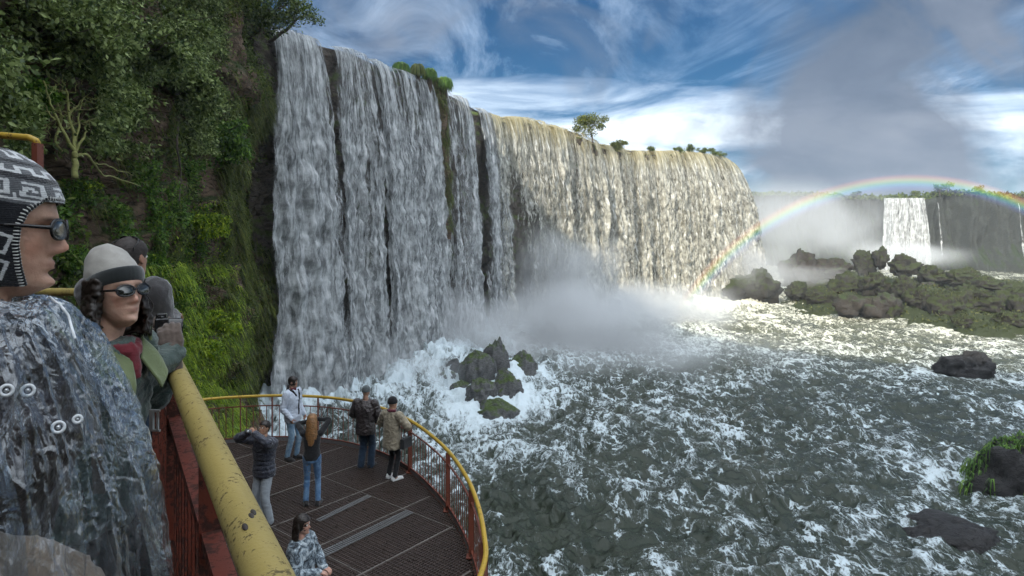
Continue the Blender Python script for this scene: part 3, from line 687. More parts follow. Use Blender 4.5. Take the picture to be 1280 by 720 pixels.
def river():
    az = np.concatenate([np.linspace(-62, -37, 40)[:-1], np.linspace(-37, 42, 1050), np.linspace(42, 75, 40)[1:]])
    rr = np.concatenate([np.geomspace(5, 30, 40)[:-1], np.geomspace(30, 260, 760), np.geomspace(260, 900, 30)[1:]])
    A, Rr = np.meshgrid(np.radians(az), rr, indexing='ij'); x = np.sin(A)*Rr; y = np.cos(A)*Rr
    df = dist_to_falls(x, y)
    wx = x + 2.5*noise3(x*.08, y*.08, 3); wy = y + 2.5*noise3(x*.08, y*.08, 8)
    h = fbm(wx*.10, wy*.10, 0, 3)*.75 + (ridged(wx*.22, wy*.22, 1, 3) - .8)*.55 + (ridged(wx*.75, wy*.75, 5, 3) - .8)*.17
    near = np.exp(-df/16.0)
    amp = .8 + 2.2*np.exp(-df/12.0)
    z = h*amp*np.clip(260/Rr, .0, 1) + near*1.6
    foam = .485 + .42*np.exp(-(np.maximum(df - 5, 0)/15.0)**1.2) + .15*fbm(x*.055 - y*.02, y*.028 + x*.01, 4, 4)
    # foamier rapids on the far right, calmer dark water near the platform
    rap = smooth01(y, 62, 110)*smooth01(x, 15, 50)
    foam = foam + .10*rap - .10*(1 - smooth01(y, 30, 60))*(1-smooth01(x, 0, 30))
    px = 640 + F*x/np.maximum(y, 1); py = HY + F*20/np.maximum(y, 1)
    foam = foam - .22*np.exp(-(((px - 650)/55)**2 + ((py - 640)/70)**2))
    for (a, b, r_, s_) in RAPIDS: foam = foam + s_*np.exp(-((x - a)**2 + (y - b)**2)/r_**2)
    warm_tint = smooth01(y, 70, 130)*smooth01(x, -5, 60)  # yellowish sunlit tone painted into the water on the far right
        # the rubble slope under the cascade lifts the white water
    ax = -3.0 - (y - 66)*.16; B = np.exp(-((x - ax)/(5.0 + (y - 66)*.16))**2)*smooth01(y, 62, 80)*1.5*np.exp(-np.maximum(y - 88, 0)/20)
    B = B + 1.6*np.exp(-df/9.0)
    z = z + B*(.8 + .22*ridged(x*.28, y*.28, 3, 4)) + np.clip(B, 0, 1)*.14*ridged(x*.6, y*.6, 6, 3)
    foam = foam - .04*np.clip(B*.5, 0, 1) + .40*np.clip(B, 0, 1)*noise3(x*.5 - y*.1, y*.14, 8) + .12*np.exp(-((x - ax)**2 + (y - 62)**2)/90)
    z = z + WATER
    o = mesh_obj('river_water', np.stack([x, y, z], -1).reshape(-1, 3), grid_faces(len(az), len(rr)), M_RIVER,
                 attrs={'foam': foam.ravel(), 'warm_tint': warm_tint.ravel(), 'height': np.clip(h, -1, 1.5).ravel()})
    tag(o, kind='structure')
# ================================================================== ROCKS
ICO = None
def rock_geo(size, seed, rough=.5, n=34, flat=1.0, angular=0.0):
    V, Fc = ell_geo((0, 0, 0), 1.0, None, n*2, n)
    s = seed*13.7
    d = 1 + rough*.10*ridged(V[:, 0]*5 + s, V[:, 1]*5, V[:, 2]*5, 3) + rough*.55*fbm(V[:, 0]*1.1 + s, V[:, 1]*1.1, V[:, 2]*1.1, 5) + rough*.22*ridged(V[:, 0]*2 + s, V[:, 1]*2, V[:, 2]*2, 4) - .15
    V = V * d[:, None]
    if angular:
        q = np.round(V*2.3 + noise3(V[:, 0]*2, V[:, 1]*2, V[:, 2]*2 + s)[:, None]*.6)/2.3; V = V*(1 - angular) + q*angular
    return V*np.asarray(size), Fc
def rock(pxa, pya, d, size, label, seed, mat=M_ROCK, cat='rock', name='boulder', grass=0, group=None, rough=.6, angular=0.0, rz=0, gm=None, n=34, gl=.9, foam=.45, loc=None):
    c = P(pxa, pya, d) if loc is None else np.asarray(loc, float)
    V, Fc = rock_geo(size, seed, rough, n, angular=angular)
    if grass:
        t = thing(name, label, cat, tuple(c), rz, group); mesh_obj('rock', V, Fc, mat, t)
        rg = np.random.default_rng(seed); up = np.nonzero(V[:, 2] > .15*size[2])[0]; k = rg.choice(up, grass)
        k = k[fbm(V[k, 0]*1.2/size[0]+seed, V[k, 1]*1.2/size[0], 1, 3) > -.15]
        o_ = V[k]/np.linalg.norm(V[k], axis=1)[:, None]; o_[:, 2] = 0
        v, f = blades_geo(V[k], gl, gl/9, rg, out=o_, up=1.0); mesh_obj('grass', v, f, gm or M_LEAF_OLIVE, t, False)
    else:
        t = mesh_obj(name, V, Fc, mat); t.location = tuple(c); t.rotation_euler = (0, 0, rz); tag(t, label, cat, group)
    if foam and c[2] < WATER + 3: RAPIDS.append((c[0], c[1], max(size[0], size[1])*1.9, foam))
    return t
rock(1207, 466, 90, (3.6, 2.6, 2.6), 'dark flat topped rock alone in the rapids', 3, M_BLACKROCK, angular=.35, rough=.5, foam=.3)
rock(1276, 622, 51, (4.2, 3.8, 4.2), 'dark rock with green grass at the right edge', 4, M_BLACKROCK, grass=2600, gm=M_LEAF_MID, gl=1.3, foam=.25)
rock(1185, 676, 42.5, (3.4, 3.0, 1.3), 'smooth dark rock just under the water near the lower right', 6, M_BLACKROCK, foam=.0, rough=.4)
rock(910, 366, 176, (8.5, 5.5, 5.0), 'long mossy boulder half lost in the spray', 7, M_MOSSROCK, foam=.5)
rock(952, 362, 172, (4.4, 4.0, 4.6), 'dark blocky boulder right of the long mossy boulder', 8, M_MOSSROCK, angular=.3)
rock(768, 384, 118+18, (1.3, 1.2, 1.8), 'small dark rock peeking through the spray at the foot of the falls', 9)
# cascade of rocks below the shaded curtain
casc = [(597, 468, 78, (1.5, 1.4, 2.1), 'tall mossy rock at the top of the cascade'), (621, 458, 81, (1.2, 1.2, 2.6), 'narrow wet rock behind the tall mossy rock'), (654, 472, 84, (2.0, 1.6, 2.5), 'bare rounded rock standing right of the cascade'),
        (612, 496, 74, (1.6, 1.3, 1.3), 'bright mossy rock in the middle of the cascade'), (603, 516, 71.5, (1.5, 1.4, 1.8), 'large smooth grey rock left in the cascade'), (634, 510, 73, (1.4, 1.3, 1.8), 'sloping grey rock right in the cascade'),
        (620, 535, 68.5, (1.6, 1.4, 1.3), 'lowest large grey rock at the water edge of the cascade'), (632, 480, 77, (.9, .9, 1.4), 'small mossy rock between the taller ones'), (575, 500, 75, (.9, .8, .7), 'low wet rock left of the cascade under the foam')]
M_CASC = rock_mat('cascade_rock', (.035, .036, .038), (.10, .10, .10), (.05, .08, .012), .28, 1.4, .25)
for i, (px, py, d, s, lab) in enumerate(casc): rock(px, py + (4 if py < 500 else -13), d, tuple(np.array(s)*1.45), lab, 40 + i, M_CASC, rough=.45, foam=.35, rz=i)
# foaming apron the cascade rocks sit in
rgf = np.random.default_rng(12)
for i in range(14):
    px_ = rgf.uniform(470, 700); d_ = np.interp(px_, px_of, crest_s[:, 1]); sx = s_at(px_); cx, cy, cz, ex, ey = at_s(np.array([sx])); o_ = rgf.uniform(6.5, 10.5); r_ = rgf.uniform(.8, 1.7)
    rock(0, 0, 0, (r_*1.2, r_, r_*1.1), 'dark wet rock among the foam at the foot of the curtains', 140 + i, M_CASC if i % 2 else M_BLACKROCK, rough=.6, n=20, group='wet rocks at the foot of the falls', foam=0, rz=i, loc=(cx[0] + ex[0]*o_, cy[0] + ey[0]*o_, WATER + rgf.uniform(1.0, 2.4)))
# island of boulders in the middle distance
M_ISLE = leaf_mat('island_scrub', (.02, .03, .01), (.055, .07, .02), (.15, .16, .05))
def island():
    rg = np.random.default_rng(77)
    # low body
    u = np.linspace(0, 1, 140); v = np.linspace(0, 1, 60); U, Vv = np.meshgrid(u, v, indexing='ij')
    px = 960 + U*400; d = 138 + Vv*120 + 14*np.sin(U*7) - 10*U
    x = (px - 640)/F*d; env = np.sin(np.clip(Vv, 0, 1)*math.pi)**.6*np.clip(np.minimum(U, 1 - U*.0)*6, 0, 1)
    z = WATER - 1.2 + env*(4.6 + 2.3*fbm(x*.05, d*.05, 2, 4) + 1.6*np.exp(-((U - .22)/.15)**2)) + fbm(x*.3, d*.3, 5, 3)*.6 + ridged(x*.16, d*.16, 8, 3)*.9 - .6
    V = np.stack([x, d, z], -1); o = mesh_obj('island', V.reshape(-1, 3), grid_faces(140, 60), M_MOSSROCK); tag(o, kind='structure')
    k = rg.integers(0, 140*60, 30000); p = V.reshape(-1, 3)[k]; keep = (fbm(p[:, 0]*.09, p[:, 1]*.09, 3, 3) > -.1) & (p[:, 2] > WATER + .8)
    p = p[keep] + rg.normal(size=(keep.sum(), 3))*(.5, .5, .25)
    tag(foliage('island_scrub', p, .75, M_ISLE, rng=rg), 'olive scrub and grass covering the river island', 'scrub', kind='stuff')
    spec = [(1003, 333, 195, 5.6, 6.6, 'largest smooth boulder on the left of the island'), (1079, 322, 200, 3.6, 4.6, 'pointed boulder at the top of the island'), (1101, 316, 196, 2.4, 3.8, 'tall square topped boulder standing above the others'),
            (1040, 334, 190, 5.5, 4.6, 'broad dark boulder left of the pointed one'), (1130, 326, 190, 3.8, 3.6, 'dark boulder right of the tall square one'), (1058, 352, 175, 5.0, 3.8, 'rounded boulder in the middle of the island slope'),
            (1093, 350, 165, 4.2, 3.4, 'mossy boulder below the pointed one'), (1130, 356, 158, 3.2, 4.0, 'tall mossy boulder with grass in the island front'), (1150, 366, 150, 3.0, 2.8, 'boulder with a grassy cap beside the tall mossy one'),
            (1170, 372, 148, 3.2, 3.0, 'rounded green boulder at the water on the island front'), (1192, 372, 146, 3.8, 3.0, 'wide pale green boulder at the water'), (1222, 368, 148, 4.4, 3.6, 'hump of green rock at the right of the island front'),
            (1100, 376, 150, 2.4, 2.0, 'small dark boulder at the water below the island'), (1030, 366, 165, 4.0, 2.8, 'low dark boulder on the left shore of the island'), (1000, 358, 175, 3.6, 3.0, 'grey boulder by the spray on the left shore'),
            (1203, 395, 128, 2.0, 1.5, 'small dark boulder with a grass cap out in the stream'), (1261, 392, 130, 2.8, 1.5, 'low flat green rock at the right edge of the stream'), (1270, 362, 165, 4.0, 1.8, 'green flat rock at the far right behind the stream'),
            (1232, 352, 175, 5.0, 3.0, 'low green hump on the right crest of the island'), (1205, 342, 185, 5.5, 3.2, 'broad grassy hump on the island crest'), (1165, 338, 190, 4.6, 3.4, 'grassy hump in the middle of the island crest')]
    for i, (px, py, d, w_, h_, lab) in enumerate(spec):
        g = 260 if py > 340 or px > 1150 else 0
        rock(px, py + 7, d, (w_*.82, w_*.7, h_*.72), lab, 60 + i, M_MOSSROCK if (px > 1045 or py > 345) else M_ROCK, grass=g, gm=M_ISLE, rough=.95, angular=.3, rz=i*.7, n=36, foam=.35 if py > 360 else 0, gl=1.2)
    for i in range(46):
        px = rg.uniform(975, 1290); d = rg.uniform(140, 215); x = (px - 640)/F*d
        r_ = rg.uniform(1.0, 2.4)
        o = rock(0, 0, 0, (r_*1.3, r_, r_*rg.uniform(.8, 1.3)), 'smaller mossy boulder among the rubble of the island', 90 + i, M_MOSSROCK if i % 3 else M_ROCK, rough=.95, angular=.3, n=20, group='small boulders of the island', rz=i, foam=0, loc=(x, d, WATER + rg.uniform(1.2, 3.8)))
island()
river()

# ================================================================== FAR CLIFFS AND FALLS
FD = 340.0
M_FAR = rock_mat('far_cliff_rock', (.014, .017, .018), (.038, .042, .038), (.025, .038, .016), .5, .55, .65)
def far_cliff():
    top = [(900, 262, 420), (930, 246, 400), (975, 244, 380), (1020, 245, 365), (1060, 248, 350), (1100, 249, 343), (1165, 248, 340), (1180, 243, 338), (1230, 243, 330), (1290, 246, 322), (1420, 240, 300), (1700, 235, 280)]
    tp = catmull([P(*p) for p in top], 500); nrow = 90
    x = tp[:, 0]; y = tp[:, 1]; zt = tp[:, 2]
    T = np.linspace(0, 1, nrow); X_ = x[:, None] + 0*T; Y_ = y[:, None] + 0*T; Z_ = zt[:, None] - T*(zt[:, None] - WATER + 1)
    s = np.arange(500)[:, None]*.8 + 0*T
    d = fbm(s*.05, Z_*.04, 1, 4)*5 + ridged(s*.12, Z_*.02, 4, 3)*2.2 - 9*smooth01(T, .6, 1)[None, :]
    V = np.stack([X_, Y_ + d, Z_], -1)
    bk = np.stack([np.stack([x, y + b, zt + .3*noise3(x*.05, b)], -1) for b in (400, 60, 3)], 1)
    V = np.concatenate([bk, V], 1)
    o = mesh_obj('far_cliff', V.reshape(-1, 3), grid_faces(500, nrow + 3), M_FAR); tag(o, kind='structure')
    return tp
tp = far_cliff()
def far_top(px):
    pxx = 640 + F*tp[:, 0]/tp[:, 1]; i = np.argmin(abs(pxx - px)); return tp[i]
def far_fall(pa, pb, z0f, z1, label, dens, slant=0, out0=3.5):
    a = far_top(pa); b = far_top(pb); ns = max(12, int(np.linalg.norm(b - a)/.35)); nt = 120
    u = np.linspace(0, 1, ns); T = np.linspace(0, 1, nt); U, Tg = np.meshgrid(u, T, indexing='ij'); L = np.linalg.norm((b - a)[:2])
    zt = a[2] + (b[2] - a[2])*U + z0f; Z_ = zt - Tg*(zt - z1); s = U*L; drop = Tg*(zt.mean() - z1)
    x = a[0] + (b[0] - a[0])*U + (U - .5)*slant*Tg - .12*slant*Tg; out = out0 + 3*np.sqrt(Tg) + ridged(s*.3, drop*.02, 3, 3)*1.1 + fbm(s*.8, drop*.2, 5, 3)*.5*Tg
    y = a[1] + (b[1] - a[1])*U - out
    de = np.clip(np.minimum(U, 1 - U)*L/1.2, 0, 1)
    D = dens - (1 - de)*.8
    o = mesh_obj('far_waterfall', np.stack([x, y, Z_], -1).reshape(-1, 3), grid_faces(ns, nt), M_FALL, uv=np.stack([s*.6, drop*.6], -1).reshape(-1, 2),
                 attrs={'dens': D.ravel(), 'drop': Tg.ravel(), 'warm_tint': 0*Tg.ravel()})
    tag(o, label, 'waterfall')
far_fall(1094, 1148, .2, WATER, 'distant white waterfall on the far cliff above the island', .68, 6, 5.5)
far_fall(1159, 1162.5, -2.5, -12, 'thin distant ribbon of water right of the wide far waterfall', .8, 0, 6)
far_fall(1256, 1261, -4, -12, 'narrow distant waterfall near the right edge', .85, 0, 6)
far_fall(1263, 1269, -4, -12, 'sliver of a distant waterfall cut by the right edge', .85, 0, 6)
def far_forest():
    rg = np.random.default_rng(9)
    P_ = []
    for i in range(5200):
        px = rg.uniform(930, 1420); t_ = far_top(px); b = abs(rg.normal())*10; hgt = 1.2 + 1.4*max(0, noise3(px*.05, 4.2)+.3)
        P_.append((t_[0] + rg.normal(), t_[1] + b, t_[2] + rg.uniform(0, hgt)))
    tag(foliage('far_forest', np.array(P_), 1.7, M_LEAF_DARK, rng=rg, aspect=1.6), 'low dark forest edge along the top of the far cliff', 'forest', kind='stuff')
    for i, (px, r_, lab) in enumerate([(1147, 2.4, 'small distant tree above the left part of the far cliff'), (1178, 3.0, 'distant tree left of the pair above the thin far ribbon'), (1188, 3.4, 'distant taller tree right of the pair above the thin far ribbon'), (1073, 2.2, 'distant bushy tree left of the wide far waterfall'), (1228, 2.4, 'distant tree on the far rim right of the pair')]):
        c = far_top(px); tree('distant_tree', lab, 'tree', (c[0], c[1] + 2, c[2]), r_*1.9, (r_*1.3, r_, r_*.7), M_LEAF_DARK, 420, .8, crown_c=(0, 0, r_*1.3), trunk_r=.25, seed=50 + i, lobes=6)
far_forest()
# ground sheet under everything to the horizon
mg = MB(); mg.box((60, 400, WATER - 6), (2400, 2400, 1)); g_ = mg.build('ground', M_FAR); tag(g_, kind='structure')

# ================================================================== SPRAY, MIST, AIR
def mist(name, c, r, dens, label, nscale=.06, contrast=(.42, .62), col=(.93, .95, .97), seed=0., edge=.55, stretch=(1, 1, 1), aniso=.0):
    t = NT(name + '_air'); co = t.coord('Object')
    ln = t.n('VectorMath', {0: co}, operation='LENGTH').outputs['Value']
    n = t.noise(t.vmath('ADD', t.vmath('MULTIPLY', co, tuple(np.array(r)*np.array(stretch))), (seed, seed, 0)), nscale, 4, .6, .3)
    fall = t.math('SUBTRACT', 1.0, ln, clamp=True)
    q = t.math('ADD', t.math('MULTIPLY', fall, 1.0), t.math('MULTIPLY', t.math('SUBTRACT', n, .5), 1.9))
    k = t.ramp(q, [(.12, 0), (.12 + edge, 1)])
    k = t.math('MULTIPLY', k, t.math('MULTIPLY', fall, 1.6, clamp=True))
    v = t.n('VolumePrincipled', {'Color': (*col, 1), 'Density': t.math('MULTIPLY', k, dens), 'Anisotropy': aniso})
    m = t.done(None, volume=v)
    V, Fc = ell_geo((0, 0, 0), 1.0, None, 32, 20); o = mesh_obj(name, V, Fc, m); o.location = tuple(c); o.scale = tuple(r)
    return tag(o, label, 'mist', kind='stuff')
mist('spray_mist', P(720, 405, 108), (22, 15, 9.5), .26, 'dense bluish spray billowing at the foot of the main falls', .09, seed=3)
mist('spray_mist', P(690, 350, 124), (18, 10, 14), .18, 'tall veil of spray in front of the main falls', .10, seed=5)
mist('spray_mist', P(820, 388, 138), (26, 15, 8), .17, 'drifting spray over the river right of the falls foot', .08, seed=9)
mist('spray_mist', P(925, 338, 178), (20, 16, 12), .11, 'bright spray at the far end of the main falls', .07, seed=15)
mist('spray_mist', P(590, 425, 92), (13, 8, 9), .26, 'thin spray over the cascade of rocks', .12, seed=22)
mist('spray_mist', P(500, 470, 77), (12, 5, 6), .12, 'faint spray at the foot of the left curtains', .14, seed=27)
mist('spray_mist', P(1010, 285, 285), (52, 30, 28), .04, 'tall bank of spray in front of the far cliff', .03, seed=31)
mist('spray_mist', P(1130, 318, 262), (34, 16, 8), .08, 'low mist at the foot of the far waterfall', .06, seed=35)
mist('spray_mist', P(1010, 345, 185), (26, 12, 5), .045, 'wisps of mist drifting over the island rocks', .10, seed=41)
mist('spray_mist', P(760, 436, 100), (42, 24, 3.2), .075, 'low film of drifting spray over the river below the falls', .08, seed=51)
mh = MB(); mh.box((60, 400, 11), (2500, 2500, 78)); hz = mh.build('haze')
t = NT('air'); hz.data.materials.append(t.done(None, volume=t.n('VolumePrincipled', {'Color': (.86, .91, .97, 1), 'Density': .0003, 'Anisotropy': .2}))); tag(hz, kind='stuff')
# ================================================================== RAINBOW
def rainbow():
    d = 150.0; c = P(1140, 562, d); Rm = 334/F*d; rm = 2.1
    V = []; n1, n2 = 260, 20; th0, th1 = R(22), R(158)
    a = np.linspace(th0, th1, n1); b = np.arange(n2)*2*math.pi/n2
    for t_ in a:
        for q in b: V.append(((Rm + rm*math.cos(q))*math.cos(t_), rm*.5*math.sin(q), (Rm + rm*math.cos(q))*math.sin(t_)))
    Fc = [(i*n2 + j, i*n2 + (j+1) % n2, (i+1)*n2 + (j+1) % n2, (i+1)*n2 + j) for i in range(n1-1) for j in range(n2)]
    Fc += [tuple(range(n2))[::-1], tuple((n1-1)*n2 + j for j in range(n2))]
    t = NT('rainbow_light'); sp = t.n('SeparateXYZ', {0: t.coord()})
    r = t.math('SQRT', t.math('ADD', t.math('MULTIPLY', sp.outputs[0], sp.outputs[0]), t.math('MULTIPLY', sp.outputs[2], sp.outputs[2])))
    k = t.math('DIVIDE', t.math('SUBTRACT', r, Rm - rm), 2*rm)
    col = t.ramp(k, [(.0, (0, 0, 0)), (.2, (.10, .12, .5)), (.38, (.08, .5, .75)), (.52, (.25, .75, .2)), (.66, (.85, .75, .1)), (.8, (.95, .32, .08)), (.95, (.4, .08, .08)), (1, (0, 0, 0))])
    e = t.n('Emission', {'Color': col, 'Strength': .06})
    o = mesh_obj('rainbow', V, Fc, t.done(None, volume=e)); o.location = tuple(c)
    tag(o, 'arched rainbow standing in the spray from the falls to the far cliff', 'rainbow')
rainbow()

# ================================================================== STEEL AND PAINT
def painted(name, col, under, wear=.5, scale=18, rough=.45, scratch=0.0):
    t = NT(name); co = t.coord(); n = t.noise(co, scale, 8, .7); n2 = t.noise(co, scale*.25, 5, .6); n3 = t.noise(co, scale*5, 3, .6)
    c = t.mix(n2, tuple(np.array(col)*.72), tuple(np.array(col)*1.15))
    f = t.ramp(t.math('ADD', t.math('MULTIPLY', n, .6), t.math('MULTIPLY', n3, .4)), [(.64 - wear*.12, 0), (.68 - wear*.1, 1)])
    c = t.mix(t.math('MULTIPLY', f, .85), c, t.mix(n3, under, tuple(np.array(under)*.3)))
    b = t.bsdf(Base_Color=c, Roughness=t.math('ADD', rough, t.math('MULTIPLY', f, .35)))
    t.set(b.inputs['Normal'], t.bump(t.math('SUBTRACT', n3, f), .35, .003))
    return t.done(b)
M_YELLOW = painted('yellow_paint', (.36, .275, .085), (.09, .062, .03), .75, 22)
M_YELLOW2 = painted('yellow_paint_ring', (.50, .32, .035), (.12, .07, .03), .7, 9)
M_RED = painted('rust_red_paint', (.15, .027, .012), (.04, .016, .010), 1.3, 14, .55)
M_RED2 = painted('rust_brown_paint', (.19, .050, .028), (.07, .03, .02), .8, 9, .55)
M_GRATE = painted('rusty_grating', (.055, .036, .028), (.035, .018, .012), .8, 6, .5)
M_STEEL = painted('bare_steel', (.17, .17, .17), (.10, .07, .05), .6, 7, .4)
M_BEAM = painted('dark_beam', (.035, .026, .022), (.02, .012, .01), .8, 4, .6)

# ---- thick yellow rail beside the camera
ZR = -.55
RA = np.array([-.39, 1.02, ZR]); RD = np.array([-1.13, 1.82, 0.0]); RD /= np.linalg.norm(RD); RN = np.array([RD[1], -RD[0], 0])
def rp(y, z): k = (y - RA[1])/RD[1]; return np.array([RA[0] + RD[0]*k, y, z])
def upper_railing():
    t = thing('walkway_railing', 'rust red walkway railing with a thick scuffed yellow handrail beside the visitors', 'railing', tuple(rp(1.0, -1.65)))
    L = np.array(t.location)
    a, c = rp(-.28, ZR), rp(5.6, ZR); e = np.array([-7.5, 6.3, ZR])
    m = MB(); pts = np.concatenate([np.linspace(a, c, 40), catmull([c, c + np.array([-.18, .16, 0]), c + np.array([-.4, .2, 0])], 6)[1:], np.linspace(c + np.array([-.5, .21, 0]), e, 12)])
    m.tube(pts - L, .0365, 28); m.build('handrail', M_YELLOW, t, True)
    wn = MB()   # weld scar on the pipe
    for (yy, q) in ((1.17, .016), (1.158, .006), (1.125, -.022)):
        s0 = rp(yy, ZR + .035) + RN*q*.6
        wn.ell(s0 - L, (.005, .014, .0035), np.array([[RN[0], RD[0], 0], [RN[1], RD[1], 0], [0, 0, 1]]), 12, 8)
    wn.build('weld_scar', M_BEAM, t, True)
    for (zz, w_, h_, nm) in ((-.77, .045, .03, 'upper_bar'), (-1.55, .045, .03, 'lower_bar')):
        m = MB(); m.bar(rp(-.2, zz) - L, rp(5.6, zz) - L, w_, h_); m.bar(np.array([*rp(5.6, zz)[:2], zz]) - L, np.array([-7.5, 6.3, zz]) - L, w_, h_); m.build(nm, M_RED, t)
    for y in (.62, 1.62, 2.62, 3.62, 4.62, 5.55):
        m = MB(); q = rp(y, 0)
        m.bar(np.array([q[0], q[1], -1.75]) - L, np.array([q[0], q[1], ZR - .03]) - L, .012, .055, up=tuple(RN)); m.box(np.array([q[0], q[1], -.80]) - L, (.035, .035, .06)); m.build('post', M_RED, t)
    for k in range(5):
        m = MB(); x = -3.6 - k*.95; yy = 5.8 + (-3.2 - x)*.12; m.bar(np.array([x, yy, -1.75]) - L, np.array([x, yy, ZR - .03]) - L, .05, .012); m.build('post', M_RED, t)
    y = .35
    while y < 5.5:
        if all(abs(y - q) > .05 for q in (.62, 1.62, 2.62, 3.62, 4.62)):
            q = rp(y, 0); m = MB(); m.bar(np.array([q[0], q[1], -1.54]) - L, np.array([q[0], q[1], -.78]) - L, .014, .028, up=tuple(RD)); m.build('baluster', M_RED, t)
        y += .095
upper_railing()
def inside(poly, p):
    x, y = p; c = False; n = len(poly); j = n - 1
    for i in range(n):
        if ((poly[i][1] > y) != (poly[j][1] > y)) and (x < (poly[j][0]-poly[i][0])*(y-poly[i][1])/(poly[j][1]-poly[i][1]) + poly[i][0]): c = not c
        j = i
    return c
def clip_line(poly, o, d):
    """parameter ranges of a line inside a polygon"""
    ts = []; n = len(poly); nx, ny = -d[1], d[0]; c = o[0]*nx + o[1]*ny
    for i in range(n):
        a, b = poly[i], poly[(i+1) % n]; fa = a[0]*nx + a[1]*ny - c; fb = b[0]*nx + b[1]*ny - c
        if (fa > 0) != (fb > 0): k = fa/(fa - fb); p = (a[0] + (b[0]-a[0])*k, a[1] + (b[1]-a[1])*k); ts.append((p[0]-o[0])*d[0] + (p[1]-o[1])*d[1])
    ts.sort(); return [(ts[i], ts[i+1]) for i in range(0, len(ts) - 1, 2)]
def grating(name, poly, z, ang, pitch, root, mat, th=.012, h=.03, pitch2=None):
    m = MB(); L = np.array(root.location)
    for k, (a, pt, dz, tt) in enumerate(((ang, pitch, 0, th), (ang + math.pi/2, pitch2 or pitch, -.004, th))):
        d = (math.cos(a), math.sin(a)); n = (-d[1], d[0]); pr = [p[0]*n[0] + p[1]*n[1] for p in poly]; q = math.ceil(min(pr)/pt)*pt
        while q < max(pr):
            for (t0, t1) in clip_line(poly, (n[0]*q, n[1]*q), d):
                if t1 - t0 > .05:
                    o = np.array([n[0]*q, n[1]*q, z - h/2 + dz]); m.bar(o + np.array([d[0]*t0, d[1]*t0, 0]) - L, o + np.array([d[0]*t1, d[1]*t1, 0]) - L, tt, h)
            q += pt
    return m.build(name, mat, root)
def upper_deck():
    poly = [tuple(rp(-.8, 0)[:2]), tuple(rp(5.6, 0)[:2]), (-3.3, 5.75), (-7.5, 6.3), (-7.5, 1.0), (-2.2, -2.0)]
    poly = [(p[0] - (.06 if i < 2 else 0), p[1]) for i, p in enumerate(poly)]
    t = thing('upper_walkway', 'upper walkway floor of rusty steel grating under the nearest visitors', 'walkway', (-2.5, 2.5, -1.65))
    grating('grating', poly, -1.65, R(122), .06, t, M_GRATE)
    m = MB(); L = np.array(t.location)
    for i in range(len(poly)):
        a, b = poly[i], poly[(i+1) % len(poly)]; m.bar(np.array([*a, -1.75]) - L, np.array([*b, -1.75]) - L, .06, .16)
    m.build('edge_beam', M_BEAM, t)
    for (x, y) in ((-2.2, 3.0), (-4.5, 5.4), (-4.6, 1.6)):
        p = MB(); p.tube([(x, y, -25) - L, (x, y, -1.8) - L], .12, 12); p.build('column', M_RED2, t, True)
upper_deck()
def landing():
    t = thing('landing_railing', 'rusty railing corner with yellow top rail at the upper left edge', 'railing', tuple(P(47, 178, 7)))
    L = np.array(t.location); c = P(47, 177, 7.0); a = P(-160, 160, 7.2); back = P(20, 180, 9.0)
    m = MB(); m.tube(np.array([a, P(-60, 169, 7.1), P(0, 169, 7.03), P(36, 172, 7.0), P(45, 176, 7.0), P(47, 181, 7.0)]) - L, .037, 14); m.build('handrail', M_YELLOW2, t, True)
    m = MB(); m.bar(c - (0, 0, 1.25) - L, c - (0, 0, .02) - L, .1, .06); m.build('post', M_RED2, t)
    m = MB(); m.bar(a - (0, 0, .24) - L, c - (0, 0, .27) - L, .03, .04); m.build('upper_bar', M_RED2, t)
    m = MB(); m.bar(a - (0, 0, 1.1) - L, c - (0, 0, 1.15) - L, .03, .05); m.build('lower_bar', M_RED2, t)
    for k in range(1, 17):
        p = c + (a - c)*k/17.0; m = MB(); m.bar(p - (0, 0, 1.13) - L, p - (0, 0, .25) - L, .02, .02); m.build('baluster', M_RED2, t)
    f = MB(); f.box(np.array([(a[0] + c[0])/2 - .05, 5.9, c[2] - 1.25]) - L, (abs(a[0] - c[0]) + .1, 2.3, .1)); f.build('floor_plate', M_BEAM, t)
    p = MB(); p.tube([c - (.9, .6, 28) - L, c - (.9, .6, 1.3) - L], .13, 12); p.build('column', M_RED2, t, True)
landing()

# ---- the round viewing platform below
ZD = -5.1
ring = np.array([P(120, 530, 800*4/240), P(195, 510, 800*4/220), P(250, 500, 800*4/210), P(300, 496, 800*4/206), P(350, 494.5, 800*4/204.5), P(400, 496, 800*4/206), P(440, 501, 800*4/211), P(480, 511, 800*4/221),
                 P(513, 526, 800*4/236), P(540, 545, 800*4/255), P(563, 567, 800*4/277), P(584, 598, 800*4/308), P(597, 630, 800*4/340), P(605, 668, 800*4/378), P(605, 705, 800*4/415)])
ring[:, 2] = ZD + 1.1
ring = np.vstack([[(-9.9, 9.5, ZD + 1.1), (-9.4, 11.6, ZD + 1.1)], ring[:], [(-.55, 6.6, ZD + 1.1), (-1.1, 5.2, ZD + 1.1), (-2.1, 4.0, ZD + 1.1)]])
ringc = catmull(ring, 600); rs = np.concatenate([[0], np.cumsum(np.linalg.norm(np.diff(ringc, axis=0), axis=1))])
def ring_at(s): return np.array([np.interp(s, rs, ringc[:, k]) for k in range(3)])
def ring_n(s): a = ring_at(s - .05); b = ring_at(s + .05); d = b - a; d /= np.linalg.norm(d); return d, np.array([d[1], -d[0], 0])
